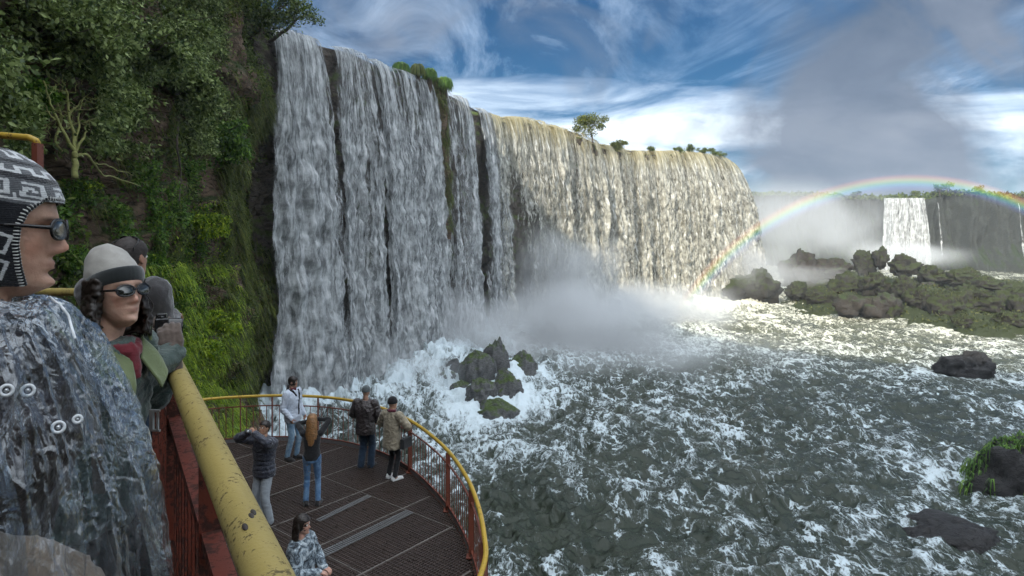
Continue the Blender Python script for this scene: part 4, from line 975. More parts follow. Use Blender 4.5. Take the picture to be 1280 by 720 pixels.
def platform():
    t = thing('viewing_platform', 'round viewing platform floor of dark rusty grating over the river', 'platform', (-5, 10, ZD)); L = np.array(t.location)
    poly = [tuple(p[:2]) for p in ringc[::6]] + [(-6.0, 3.0), (-9.6, 5.0)]
    A = math.atan2(2.1, 1.66)
    grating('grating', poly, ZD, A, .055, t, M_GRATE, .016, .035, .075)
    d = np.array([math.cos(A), math.sin(A), 0]); n = np.array([-d[1], d[0], 0])
    m = MB(); lads = MB()
    for k in range(-4, 14):                       # seams between the panels
        q = .35 + k*1.22 - 5.4*0
        for (t0, t1) in clip_line(poly, (n[0]*q, n[1]*q), (d[0], d[1])):
            o = n*q + np.array([0, 0, ZD + .006]); m.bar(o + d*(t0 + .1) - L, o + d*(t1 - .1) - L, .028, .012, )
        for (t0, t1) in clip_line(poly, (n[0]*q, n[1]*q), (d[0], d[1])):
            o = n*q + np.array([0, 0, ZD - .16]); 
            if t1 - t0 > .5: m.bar(o + d*(t0 + .1) - L, o + d*(t1 - .1) - L, .08, .2)
    for k in range(-6, 14):
        q = .4 + k*1.9
        for (t0, t1) in clip_line(poly, (d[0]*q, d[1]*q), (n[0], n[1])):
            o = d*q + np.array([0, 0, ZD + .003]); m.bar(o + n*(t0 + .1) - L, o + n*(t1 - .1) - L, .014, .012)
    m.build('seam_strip', M_BEAMLT, t)
    # two ladder like strips of lighter bars stand in for glints on the grating
    for (a_, b_, wd) in ((P(398, 652, 0), P(462, 621, 0), .10), (P(398, 697, 0), P(512, 641, 0), .17)):
        pts = []
        for q, (px, py) in zip((0, 1), (((398, 652), (462, 621)) if wd == .10 else ((398, 697), (512, 641)))):
            dd = -ZD*F/(py - HY); pts.append(np.array([(px - 640)/F*dd, dd, ZD + .022]))
        u = pts[1] - pts[0]; Lh = np.linalg.norm(u); u /= Lh; w_ = np.array([-u[1], u[0], 0]); ld = MB(); k = 0.0
        while k < Lh:
            c = pts[0] + u*k; ld.bar(c - w_*wd/2 - L, c + w_*wd/2 - L, .018, .012); k += .045
        ld.bar(pts[0] + w_*wd/2 - L, pts[1] + w_*wd/2 - L, .012, .014); ld.bar(pts[0] - w_*wd/2 - L, pts[1] - w_*wd/2 - L, .012, .014)
        ld.build('glint_strip', M_STEEL, t)
    e = MB()
    pr = ringc[::4] + np.array([0, 0, -1.1])
    for a, b in zip(pr[:-1], pr[1:]): e.bar(a - (0, 0, .12) - L, b + (b - a)*.12 - (0, 0, .12) - L, .06, .22)
    e.build('edge_beam', M_RED2, t)
    e = MB()
    for a, b in zip(pr[:-1], pr[1:]): e.bar(a + (0, 0, .045) - L, b + (b - a)*.12 + (0, 0, .045) - L, .012, .09)
    e.build('kick_plate', M_STEEL, t)
    for (x, y) in ((-7.5, 12.5), (-3.0, 12.0), (-2.0, 7.5), (-7.5, 6.5), (-5, 9.5)):
        p = MB(); p.tube([(x, y, -26) - L, (x, y, ZD - .25) - L], .22, 14); p.build('column', M_RED2, t, True)
M_BEAMLT = painted('worn_strip', (.15, .13, .115), (.06, .04, .03), .7, 6, .5)
platform()
def ring_railing():
    t = thing('platform_railing', 'curved rust red railing with a yellow top rail round the platform', 'railing', (-5, 15.6, ZD)); L = np.array(t.location)
    m = MB(); m.tube(ringc[::3] - L, .034, 12); m.build('handrail', M_YELLOW2, t, True)
    for dz, nm in ((-.24, 'upper_bar'), (-1.0, 'lower_bar')):
        m = MB(); q = ringc[::5] + np.array([0, 0, dz])
        for a, b in zip(q[:-1], q[1:]): m.bar(a - L, b + (b - a)*.1 - L, .03, .022)
        m.build(nm, M_RED2, t)
    pxr = 640 + F*ringc[:, 0]/ringc[:, 1]; want = [(300, 0), (340, 0), (397, 0), (513, 0), (560, 0)]
    i_far = 200; ps = []
    ok = (ringc[:, 1] > 8.9)
    for px, _ in want: i = np.argmin(np.where(ok, abs(pxr - px), 1e9)); ps.append(rs[i])
    ps += [ps[-1] + 1.75, ps[-1] + 3.5, ps[-1] + 5.2, ps[-1] + 6.9, ps[0] - 1.5, ps[0] - 3.2, ps[0] - 4.9]
    for s in ps:
        if s < 0 or s > rs[-1]: continue
        c = ring_at(s); d, n = ring_n(s); m = MB(); m.bar(c - (0, 0, 1.16) - L, c - (0, 0, .03) - L, .02, .085 if s > ps[2] + .1 else .05, up=tuple(n)); m.box(c - (0, 0, 1.085) - L, (.16, .16, .012)); m.build('post', M_RED2, t)
    s = .1; k = 0
    while s < rs[-1] - .1 and k < 99*3:
        if all(abs(s - q) > .06 for q in ps) :
            c = ring_at(s); m = MB() if k % 1 == 0 else m; m.bar(c - (0, 0, .99) - L, c - (0, 0, .25) - L, .014, .014)
            vis = 100 < 640 + F*c[0]/c[1] < 640 and 290 + F*4/c[1] < 735
            BAL.append((vis, m))
        s += .155; k += 1
    seen = [m for v, m in BAL if v][:100]; rest = [m for v, m in BAL if not v] + [m for v, m in BAL if v][100:]
    for m in seen: m.build('baluster', M_RED2, t)
    if rest:
        M_ = MB()
        for m in rest:
            M_.add(np.concatenate(m.V), m.F)
        tag(M_.build('balusters', M_RED2, t), kind='stuff')
    print('balusters', len(seen), len(rest))
BAL = []
ring_railing()
# ================================================================== PEOPLE
def unit(v): v = np.asarray(v, float); return v/(np.linalg.norm(v) + 1e-12)
def rotz(a): c, s = math.cos(a), math.sin(a); return np.array([[c, -s, 0], [s, c, 0], [0, 0, 1.0]])
def rotx(a): c, s = math.cos(a), math.sin(a); return np.array([[1, 0, 0], [0, c, -s], [0, s, c]])
def roty(a): c, s = math.cos(a), math.sin(a); return np.array([[c, 0, s], [0, 1, 0], [-s, 0, c]])
def remesh(mb, voxel, smooth=2, sfac=.5):
    """the joined solids as one continuous skin: returns V, F arrays"""
    o = mesh_obj('tmp', np.concatenate(mb.V), mb.F, None)
    r = o.modifiers.new('r', 'REMESH'); r.mode = 'VOXEL'; r.voxel_size = voxel
    if smooth: q = o.modifiers.new('s', 'SMOOTH'); q.iterations = smooth; q.factor = sfac
    dg = bpy.context.evaluated_depsgraph_get(); ev = o.evaluated_get(dg); me = ev.to_mesh()
    V = np.empty(len(me.vertices)*3, dtype=np.float32); me.vertices.foreach_get('co', V); V = V.reshape(-1, 3).astype(float)
    N = np.empty(len(me.vertices)*3, dtype=np.float32); me.vertices.foreach_get('normal', N); N = N.reshape(-1, 3).astype(float)
    idx = np.empty(len(me.loops), dtype=np.int32); me.loops.foreach_get('vertex_index', idx)
    ls = [p.loop_total for p in me.polygons]; st = [p.loop_start for p in me.polygons]
    Fc = [tuple(idx[a:a + n]) for a, n in zip(st, ls)]
    ev.to_mesh_clear(); m = o.data; bpy.data.objects.remove(o); bpy.data.meshes.remove(m)
    return V, N, Fc
def capsule(mb, pts, rad, n=14):
    pts = np.asarray(pts, float); mb.tube(pts, rad, n); rad = np.ones(len(pts))*np.asarray(rad, float)
    mb.ell(pts[0], rad[0], None, 12, 8); mb.ell(pts[-1], rad[-1], None, 12, 8)
def limb(mb, a, j, b, r0, rj, r1, bulge=.0, n=14):
    """a bent limb with its taper: root a, joint j, end b"""
    a, j, b = map(lambda v: np.asarray(v, float), (a, j, b))
    p = [a, a*.6 + j*.4, j, j*.55 + b*.45, b]; r = [r0, (r0*.55 + rj*.45) + bulge, rj, (rj*.5 + r1*.5) + bulge*.8, r1]
    capsule(mb, catmull(p, 15), np.interp(np.linspace(0, 4, 15), range(5), r), n); mb.ell(j, rj*1.02, None, 12, 8)
def ik(a, b, l1, l2, hint):
    a = np.asarray(a, float); b = np.asarray(b, float); d = b - a; L = np.linalg.norm(d)
    if L > (l1 + l2)*.995: b = a + d/L*(l1 + l2)*.995; d = b - a; L = np.linalg.norm(d)
    u = d/L; x = (l1*l1 - l2*l2 + L*L)/(2*L); h = math.sqrt(max(l1*l1 - x*x, 0)); hv = np.asarray(hint, float); hv = hv - u*np.dot(hv, u); return a + u*x + unit(hv)*h, b
def loft(mb, secs, n=28, p=2.3):
    """secs: (cx, cy, cz, rx, ry) horizontal sections, bottom to top"""
    V = []; a = np.arange(n)*2*math.pi/n; ca, sa = np.cos(a), np.sin(a)
    k = (np.abs(ca)**p + np.abs(sa)**p)**(-1/p)
    for (cx, cy, cz, rx, ry) in secs: V.append(np.stack([cx + rx*ca*k, cy + ry*sa*k, cz + 0*a], 1))
    m = len(secs); Fc = [(i*n + j, i*n + (j+1) % n, (i+1)*n + (j+1) % n, (i+1)*n + j) for i in range(m-1) for j in range(n)]
    Fc += [tuple(range(n))[::-1], tuple((m-1)*n + j for j in range(n))]; mb.add(np.concatenate(V), Fc)
# ---- head: origin at the chin height on the neck axis, face towards +Y, real size .235 m high
HZ = [-.012, 0, .012, .03, .048, .065, .08, .10, .12, .135, .15, .17, .19, .21, .225, .235]
HF = [.045, .070, .082, .078, .080, .081, .080, .080, .079, .087, .088, .083, .072, .050, .026, .001]
HB = [.00, -.005, -.022, -.048, -.066, -.080, -.088, -.094, -.099, -.102, -.103, -.100, -.091, -.072, -.045, -.001]
HW = [.018, .030, .041, .052, .058, .062, .065, .069, .072, .074, .0755, .075, .069, .054, .035, .001]
def head_r(th, z, g):
    return 0
def head_geo(nose=1.0, nu=110, nv=120, grow=0.0, feat=True, jaw=1.0):
    z = np.concatenate([np.linspace(-.012, .22, nv - 14), .22 + (.235 - .22)*np.sin(np.linspace(0, math.pi/2, 15)[1:])])
    f = np.interp(z, HZ, HF); b = np.interp(z, HZ, HB); w = np.interp(z, HZ, HW)*(1 + (jaw - 1)*np.clip((.09 - z)/.09, 0, 1))
    for arr in (f, b, w): arr[3:-3] = np.convolve(arr, np.ones(7)/7, 'same')[3:-3]
    ph = np.arange(nu)*2*math.pi/nu; PH, Z_ = np.meshgrid(ph, z, indexing='ij')
    c = (f + b)/2*.0 - .008; s = np.sin(PH); co = np.cos(PH); e = 2.15
    k = (np.abs(s)**e + np.abs(co)**e)**(-1/e)
    ext = np.where(co > 0, f - c, c - b)
    x = w*s*k; y = c + ext*co*k
    if feat:
        fr = co > 0
        G = lambda cx, cz, sx, sz: np.exp(-(((np.abs(x) - cx)/sx)**2 + ((Z_ - cz)/sz)**2))*fr
        # nose: a ridge that grows down to the tip, with nostrils
        zr = np.interp(Z_, [.066, .072, .080, .088, .10, .112, .124, .134], [0, .017, .027, .0265, .020, .013, .007, 0])*nose
        wn_ = np.interp(Z_, [.066, .078, .095, .12], [.014, .0135, .0095, .0075])
        y = y + zr*np.exp(-(np.abs(x)/wn_)**2.4)*fr
        y = y + G(.013, .076, .006, .007)*.007*nose - G(.007, .070, .004, .003)*.006
        y = y - G(.031, .117, .018, .013)*.013 + G(.030, .116, .010, .008)*.006        # eye sockets and lids
        y = y + G(.028, .137, .022, .007)*.004 + G(.0, .142, .02, .010)*.002            # brow
        y = y + G(.046, .092, .017, .017)*.006 - G(.040, .062, .014, .016)*.003          # cheekbone, hollow
        y = y + G(0, .0535, .021, .0042)*.0095 + G(0, .0430, .018, .0048)*.0095 - G(0, .0483, .022, .0020)*.006  # lips
        y = y - G(0, .033, .02, .006)*.006 + G(0, .014, .018, .012)*.010                # chin
        y = y - G(0, .061, .003, .006)*.002
    V = np.stack([x, y, Z_], -1)
    if grow: V = V + unit_rows(V - np.array([0, -.01, .12]))*grow
    Vf = V.reshape(-1, 3); Fq = [tuple(q) for q in grid_faces(nu, len(z), True)]
    Fq.append(tuple(i*len(z) for i in range(nu))); Fq.append(tuple(i*len(z) + len(z) - 1 for i in range(nu))[::-1])
    return Vf, Fq
def unit_rows(a): return a/(np.linalg.norm(a, axis=-1, keepdims=True) + 1e-9)
def ear_geo(mb, M, o, side):
    def T(p): return M @ np.array(p, float) + o
    x = side*.074
    mb.ell(T((x, -.008, .112)), (.008, .018, .031), M @ rotz(-side*.35) @ rotx(.15), 12, 10)
    p = [T((x + side*(.005 + .006*math.sin(a*.5)), -.006 - .018*math.sin(a) , .112 + .029*math.cos(a))) for a in np.linspace(-.6, 3.6, 14)]
    capsule(mb, p, .0042, 8)
# ---- hand: frame M columns = (thumb side, fingers direction, back of the hand), wrist at o. size ~ .18 m
def hand_geo(mb, o, M, side=1, curl=(.5, .5, .5, .5), thumb=.4, s=1.0, r=1.0, spread=.06):
    """side +1: thumb towards +x of the frame, fingers along +y, back of hand towards +z"""
    T = lambda p: np.asarray(o, float) + M @ (np.array(p, float)*np.array([side, 1, 1])*s)
    # palm
    pal = [(-.028, .0), (-.012, .0), (.008, .0), (.024, .0)]
    for k, x in enumerate((-.030, -.011, .009, .029)):
        capsule(mb, [T((x*.6, .004, 0)), T((x*.95, .045, .003)), T((x, .088 - abs(x - .005)*.25, 0))], [.0145*s*r, .0155*s*r, .0115*s*r], 10)
    mb.ell(T((0, .04, -.003)), (.036*s*r, .045*s, .0145*s*r), M, 14, 10)
    Ls = [.062, .078, .085, .076]; xs = (-.031, -.011, .009, .030)
    for k in range(4):
        c = curl[k]; L = Ls[k]*s; p = np.array([xs[k], .088 - abs(xs[k] - .005)*.25, 0.0]); q = [T(p)]; a = 0; sp = (xs[k] - .0)*spread/.03
        for i, fr in enumerate((.44, .30, .26)):
            a += c*(1.15, 1.35, .9)[i]; p = p + np.array([math.sin(sp)*math.cos(a), math.cos(sp)*math.cos(a), -math.sin(a)])*(L/s)*fr; q.append(T(p))
        q = np.array(q); qq = catmull(q, 10); capsule(mb, qq, np.linspace(.0098, .0072, 10)*s*r, 10)
    p = np.array([.028, .018, -.006]); q = [T(p)]; d = unit([.80, .62, -.25 - thumb*.5]); 
    for i, L in enumerate((.040, .034, .028)):
        p = p + d*L; q.append(T(p)); d = unit(d + np.array([-.25*thumb, .30, -.28*thumb]))
    capsule(mb, catmull(np.array(q), 10), np.linspace(.0135, .0085, 10)*s*r, 10)
def frame(d, back):
    """columns: x = d x back, y = d, z = back"""
    d = unit(d); back = np.asarray(back, float); back = unit(back - d*np.dot(back, d)); x = np.cross(d, back); return np.stack([x, d, back], 1)

# ---- materials of people
def skin_mat(name, col):
    t = NT(name); a = t.attr('tint', 'Color'); co = t.coord(); n = t.noise(co, 40, 4, .6)
    c = t.mix(1.0, a, t.ramp(n, [(.3, (.84, .78, .76)), (.7, (1.1, 1.1, 1.08))]), 'MULTIPLY')
    b = t.bsdf(Base_Color=c, Roughness=.48, Subsurface_Weight=.12, Subsurface_Radius=(.012, .005, .003), Subsurface_Scale=1.0, Specular_IOR_Level=.4)
    t.set(b.inputs['Normal'], t.bump(t.math('ADD', t.noise(co, 500, 3, .6), t.math('MULTIPLY', t.noise(co, 110, 3, .6), 1.5)), .5, .0012)); return t.done(b)
M_SKIN = skin_mat('skin', None)
def cloth_mat(name, col, rough=.85, wrinkle=.5, ws=14, fine=260, sheen=.25, col2=None, coat=0, spec=.3, dist=.012):
    t = NT(name); co = t.coord(); n = t.noise(co, ws*.7, 5, .6, .6); c = np.array(col, float)
    cc = t.ramp(n, [(.3, tuple(c*.78)), (.7, tuple(np.clip(c*1.18, 0, 1)))]) if col2 is None else t.mix(t.ramp(n, [(.42, 0), (.58, 1)]), tuple(c), tuple(col2))
    b = t.bsdf(Base_Color=cc, Roughness=rough, Sheen_Weight=sheen, Specular_IOR_Level=spec, Coat_Weight=coat)
    w1 = t.noise(t.scale(co, (1, 1, 1.7)), ws, 5, .6, 1.2); w1 = t.math('ABSOLUTE', t.math('SUBTRACT', w1, .5))
    h = t.math('ADD', t.math('MULTIPLY', w1, 1.0), t.math('MULTIPLY', t.noise(co, fine, 2, .5), .05))
    t.set(b.inputs['Normal'], t.bump(h, wrinkle, dist)); return t.done(b)
M_JEANS = cloth_mat('blue_denim', (.055, .13, .26), ws=11, col2=(.12, .22, .36)); M_JEANS_L = cloth_mat('light_denim', (.13, .24, .36), ws=11, col2=(.25, .36, .46))
M_NAVY = cloth_mat('dark_denim', (.016, .035, .065)); M_BLACKCL = cloth_mat('black_cloth', (.012, .012, .014)); M_GREYTR = cloth_mat('pale_grey_trousers', (.30, .33, .36), ws=9)
M_WHITEJ = cloth_mat('pale_blue_white_jacket', (.52, .57, .66), ws=10); M_PUFF = cloth_mat('glossy_dark_jacket', (.022, .026, .045), .28, .9, 16, spec=.6, dist=.03); M_LEATHER = cloth_mat('brown_leather', (.050, .040, .040), .32, .9, 13, sheen=0, spec=.6, dist=.025)
M_BEIGE = cloth_mat('beige_coat', (.30, .26, .19), ws=10, wrinkle=.7); M_SHOE_W = cloth_mat('white_shoe', (.75, .75, .74), .5, .2); M_SHOE_D = cloth_mat('dark_shoe', (.022, .020, .020), .5, .2)
M_HAIR_D = plain('dark_hair', (.018, .012, .009), .45, var=.5, vscale=30); M_HAIR_BL = plain('long_light_brown_hair', (.24, .12, .045), .45, var=.45, vscale=18, bump=.6, bscale=90, bdist=.004); M_KNITG = cloth_mat('grey_knit', (.085, .10, .105), ws=40)
M_GLASS = NT('dark_lens'); M_GLASS = M_GLASS.done(M_GLASS.bsdf(Base_Color=(.012, .014, .013, 1), Roughness=.06, Specular_IOR_Level=.8, Coat_Weight=.6, Coat_Roughness=.03))
M_FRAME = plain('black_plastic', (.012, .011, .012), .25, var=.1); M_SILVER = plain('silver_metal', (.55, .56, .58), .3, .9, var=.1); M_MAROON = cloth_mat('maroon_scarf', (.11, .018, .03))
M_EYE = plain('eye_white', (.7, .68, .64), .2, var=.03); M_IRIS = plain('iris', (.03, .018, .01), .2, var=.1)

class Figure:
    """a person: local coordinates, feet at the origin, facing +Y"""
    def __init__(s, label, loc, facing_deg, h=1.75, skin=(.42, .25, .17), name='person', vox=.011):
        s.t = thing(name, label, 'person', loc, R(facing_deg - 90)); s.k = h/1.75; s.skin = skin; s.body = MB(); s.vox = vox; s.heads = []
    def torso(s, mb, pel, chest, neck, g=0.0, wide=1.0, coat=None):
        """pel, chest, neck: points; g: extra thickness for clothing"""
        pel, chest, neck = map(lambda v: np.asarray(v, float), (pel, chest, neck)); k = s.k
        secs = []
        zs = [0, .25, .5, .8, 1.0]; 
        path = catmull([pel - (0, 0, .10*k), pel, (pel + chest)/2 + (chest - pel)*-.05, chest, neck - (neck-chest)*.35, neck], 24)
        rx = np.interp(np.linspace(0, 5, 24), range(6), [.155, .168, .142, .175, .135, .055]); ry = np.interp(np.linspace(0, 5, 24), range(6), [.10, .118, .100, .120, .085, .055])
        loft(mb, [(p[0], p[1], p[2], (a*wide + g)*k, (b + g)*k) for p, a, b in zip(path, rx, ry)])
    def add_head(s, o, yaw=0, pitch=0, roll=0, nose=1.0, ears=True, jaw=1.0, sc=1.0):
        M = rotz(R(yaw)) @ rotx(R(-pitch)) @ roty(R(roll)); o = np.asarray(o, float); K = sc
        V, Fc = head_geo(nose, jaw=jaw); s.body.add(V*K @ M.T + o, Fc)
        if ears:
            for sd in (-1, 1): ear_geo_s(s.body, M, o, sd, K)
        s.heads.append((o, M, K)); s.H = (o, M, K); return s
    def neck(s, base): o, M, K = s.H; capsule(s.body, [np.asarray(base, float), o + M @ np.array([0, -.028, .03])*K], [.062*s.k, .052*K]); return s
    def finish_body(s, smooth=2):
        V, N, Fc = remesh(s.body, s.vox, smooth)
        sk = np.array(s.skin); C = np.tile(sk, (len(V), 1))
        for (o, M, K) in s.heads:
            L = (V - o) @ M / K; G = lambda cx, cz, sx, sz: (np.exp(-(((np.abs(L[:, 0]) - cx)/sx)**2 + ((L[:, 2] - cz)/sz)**2))*(L[:, 1] > .05))[:, None]
            C = C*(1 - .55*G(0, .048, .021, .0065)) + .55*G(0, .048, .021, .0065)*np.array([.33, .11, .09])
            C = C*(1 + G(.045, .08, .02, .02)*np.array([.12, -.05, -.06])) * (1 + G(0, .078, .014, .012)*np.array([.15, -.05, -.05]))
            C = C*(1 - .75*G(.030, .1375, .016, .0035))
        s.bodyobj = mesh_obj('body', V, Fc, M_SKIN, s.t, attrs={'tint': C}); return s
    def eyes(s):
        o, M, K = s.H
        for sd in (-1, 1):
            m = MB(); m.ell(o + M @ np.array([sd*.031, .0745, .117])*K, .0108*K, None, 14, 10); e = m.build('eye', M_EYE, s.t, True)
            m = MB(); m.ell(o + M @ np.array([sd*.031, .0825, .117])*K, np.array([.0052, .0035, .0052])*K, M, 10, 8); m.build('iris', M_IRIS, e, True)
        return s
    def wear(s, name, mb, mat, vox=None, smooth=3, fold=.004, fs=9.0, puff=None, cut=None):
        V, N, Fc = remesh(mb, vox or s.vox, smooth)
        d = (ridged(V[:, 0]*fs + 3, V[:, 1]*fs, V[:, 2]*fs*1.3, 3) - .8)*fold
        if puff: d = d + puff*np.abs(np.sin(V[:, 2]*math.pi/.075))
        V = V + N*d[:, None]
        return mesh_obj(name, V, Fc, mat, s.t)
def ear_geo_s(mb, M, o, side, K):
    T = lambda p: M @ (np.array(p, float)*K) + o
    x = side*.073
    mb.ell(T((x, -.008, .110)), np.array((.007, .017, .029))*K, M @ rotz(-side*.35) @ rotx(.15), 12, 10)
    capsule(mb, [T((x + side*(.004 + .006*math.sin(a*.5)), -.006 - .018*math.sin(a), .112 + .029*math.cos(a))) for a in np.linspace(-.6, 3.6, 14)], .004*K, 8)
def hair_cap(fig, mat, thick=.010, front=.155, back=.05, side=.11, fs=70, fold=.004, name='hair'):
    """short hair: a shell over the skull with a hairline"""
    o, M, K = fig.H; V, Fc = head_geo(0, 80, 90, grow=thick, feat=False)
    m = MB(); V = V.copy()
    lim = np.where(V[:, 1] > .02, side + (front - side)*smooth01(V[:, 1], .02, .07), side + (back - side)*smooth01(-V[:, 1], .0, .06))
    keepv = V[:, 2] > lim
    V[~keepv] = np.array([0, -.01, .12]) + (V[~keepv] - np.array([0, -.01, .12]))*.86
    d = noise3(V[:, 0]*fs, V[:, 1]*fs, V[:, 2]*fs)*fold; V = V + unit_rows(V - np.array([0, -.01, .12]))*d[:, None]
    return mesh_obj(name, V*K @ M.T + o, Fc, mat, fig.t)
def strands(fig, roots_, path_fn, n, rad, mat, name='hair', seed=0, clump=.03):
    """locks of long hair merged into one piece"""
    rg = np.random.default_rng(seed); m = MB()
    for k in range(n):
        pts = path_fn(k/(n - 1.0), rg); capsule(m, catmull(pts, 12), np.linspace(rad, rad*.45, 12), 7)
    return m
def shoe(fig, foot, yaw, mat, s=1.0):
    m = MB(); Mz = rotz(R(yaw)); T = lambda p: np.asarray(foot, float) + Mz @ (np.array(p, float)*s)
    capsule(m, [T((0, -.06, .045)), T((0, .02, .045)), T((0, .12, .035)), T((0, .17, .030))], [.042*s, .042*s, .040*s, .028*s], 12)
    m.box(T((0, .055, .010)), (.085*s, .28*s, .02), Mz); m.ell(T((0, -.03, .08)), (.045*s, .055*s, .05*s))
    V, N, Fc = remesh(m, .009, 2); return mesh_obj('shoe', V, Fc, mat, fig.t)
def legs(fig, feet, pel, mat, hipw=.085, r=(.095, .062, .055), g=.0, fwd=(0, 1, 0), yaws=(8, -8), shoemat=None, hem=.07, name='trousers', body=True):
    k = fig.k; m = MB(); pel = np.asarray(pel, float)
    for i, sd in enumerate((-1, 1)):
        hip = pel + np.array([sd*hipw*k, 0, -.03*k]); ft = np.asarray(feet[i], float); an = ft + np.array([0, -.02, .09])
        kn, an2 = ik(hip, an, .44*k, .42*k, fwd)
        limb(m, hip, kn, ft + np.array([0, -.02, hem + .03]), (r[0])*k, r[1]*k, r[2]*k)
        if body: limb(fig.body, hip, kn, an, .085*k, .052*k, .038*k); capsule(fig.body, [an + (0, 0, -.03), ft + rotz(R(yaws[i])) @ np.array([0, .10, .035])], [.04, .025])
        if shoemat: shoe(fig, ft, yaws[i], shoemat, k)
    loft(m, [(pel[0], pel[1], pel[2] - .12*k, .155*k, .11*k), (pel[0], pel[1], pel[2], .168*k, .120*k), (pel[0], pel[1], pel[2] + .08*k, .150*k, .108*k)])
    if mat: fig.wear(name, m, mat, smooth=3, fold=.006)
def arms(fig, mb, sh, wr, hints, g=.0, r=(.062, .047, .036), bodytoo=True, l=(.30, .265), cuff=None):
    """adds both arms to a garment; returns the wrists"""
    out = []
    for i in (0, 1):
        el, w_ = ik(sh[i], wr[i], l[0]*fig.k, l[1]*fig.k, hints[i]); out.append((el, w_))
        if mb is not None: limb(mb, sh[i], el, w_, (r[0] + g)*fig.k, (r[1] + g)*fig.k, (r[2] + g*.6)*fig.k)
        if bodytoo: limb(fig.body, sh[i], el, w_, .052*fig.k, .038*fig.k, .027*fig.k)
    return out
def spot(px, d): return ((px - 640)/F*d, d, ZD + .004)
# --- 1 man in the pale jacket by the far railing, facing right
def man_pale():
    f = Figure('man in a pale jacket and light jeans standing at the far railing, hands in pockets', spot(366, 14.35), -20, 1.84, (.42, .24, .17))
    k = f.k; pel = (0, 0, .96*k); ch = (0, -.01, 1.30*k); nk = (0, -.02, 1.50*k)
    f.torso(f.body, pel, ch, nk); legs(f, [(-.10, .04, 0), (.10, -.05, 0)], pel, M_JEANS_L, shoemat=M_SHOE_D)
    j = MB(); f.torso(j, (0, 0, .92*k), ch, nk, .03, 1.0); sh = [(-.19*k, -.01, 1.42*k), (.19*k, -.01, 1.42*k)]
    w = arms(f, j, sh, [(-.21*k, .13, .93*k), (.21*k, .13, .93*k)], [(-.5, -1, 0), (.5, -1, 0)], .018)
    capsule(j, [(-.12*k, -.03, 1.46*k), (0, -.09, 1.50*k), (.12*k, -.03, 1.46*k)], .05)
    for i in (0, 1): hand_geo(f.body, w[i][1], frame((0, .3, -1), ((-1, 1)[i], 0, 0)), (1, -1)[i], s=.95)
    f.add_head((0, .012, 1.545*k), 12, 0).neck(nk).finish_body().eyes()
    f.wear('jacket', j, M_WHITEJ, fold=.010)
    s = MB(); capsule(s, [(-.10*k, .06, 1.47*k), (-.06, .13, 1.40*k), (-.02, .145, 1.20*k), (-.02, .15, .98*k)], [.025, .022, .018, .018]); capsule(s, [(-.10, -.06, 1.5*k), (0, -.11, 1.53*k), (.10, -.06, 1.5*k), (.08, .06, 1.47*k), (.04, .13, 1.38*k)], [.035, .05, .035, .03, .02]); f.wear('dark_collar', s, M_BLACKCL, fold=.003)
    s = MB(); capsule(s, [(-.06, .02, 1.51*k), (0, .07, 1.50*k), (.06, .02, 1.51*k)], .03); f.wear('scarf', s, M_MAROON, fold=.002)
    hair_cap(f, M_HAIR_D, .016, .165, .05, .13)
man_pale()
# --- 2 woman with long hair seen from behind
def woman_long_hair():
    f = Figure('woman with long light brown hair and blue jeans seen from behind, lifting a camera', spot(390, 11.95), 100, 1.66, (.45, .27, .19))
    k = f.k; pel = (0, 0, .97*k); ch = (0, .0, 1.29*k); nk = (0, -.01, 1.49*k)
    f.torso(f.body, pel, ch, nk, 0, .88); legs(f, [(-.11, .02, 0), (.11, .0, 0)], pel, M_JEANS, hipw=.09, r=(.092, .058, .055), shoemat=M_SHOE_D, yaws=(14, -14))
    j = MB(); f.torso(j, (0, 0, .99*k), ch, nk, .014, .90); sh = [(-.165*k, 0, 1.41*k), (.165*k, 0, 1.41*k)]
    w = arms(f, j, sh, [(-.04*k, .22, 1.60*k), (.05*k, .22, 1.63*k)], [(-1, .1, -.2), (1, .1, .25)], .010, r=(.055, .042, .034))
    for i in (0, 1): hand_geo(f.body, w[i][1], frame(((.35, -.35)[i], .5, .5), ((-.7, .7)[i], .3, 0)), (1, -1)[i], s=.9, curl=(.6,)*4)
    f.add_head((0, .02, 1.535*k), 0, 0).neck(nk).finish_body().eyes(); f.wear('black_top', j, M_BLACKCL, fold=.006)
    hair_cap(f, M_HAIR_BL, .018, .15, .0, .05)
    def pth(t, rg):
        a = (t - .5)*2.5; x = math.sin(a)*.085; y = -math.cos(a)*.10; e = rg.uniform(-.02, .02)
        return [(x*.5, y*.6 + .0, 1.535*k + .20), (x, y, 1.535*k + .12), (x*1.15, y*1.05 - .02, 1.535*k - .02), (x*1.05 + e, y - .035, 1.535*k - .17), (x*.75 + e, y - .03, 1.535*k - .32 + abs(x)*.8 + e)]
    m = strands(f, None, pth, 26, .020, M_HAIR_BL, seed=3); f.wear('long_hair', m, M_HAIR_BL, vox=.008, smooth=2, fold=.006, fs=22)
    c = MB(); c.box((0, .30, 1.66*k), (.10, .03, .06)); c.tube([(0, .31, 1.66*k), (0, .35, 1.66*k)], .022, 12); o = c.build('compact_camera', M_FRAME, None); 
    put(o, f.t); tag(o, 'small dark camera held up by the long haired woman', 'camera')
def put(o, t):
    """a thing held by a person stays top-level: bake the person's placement"""
    a = t.rotation_euler.z; o.location = t.location; o.rotation_euler = (0, 0, a)
woman_long_hair()
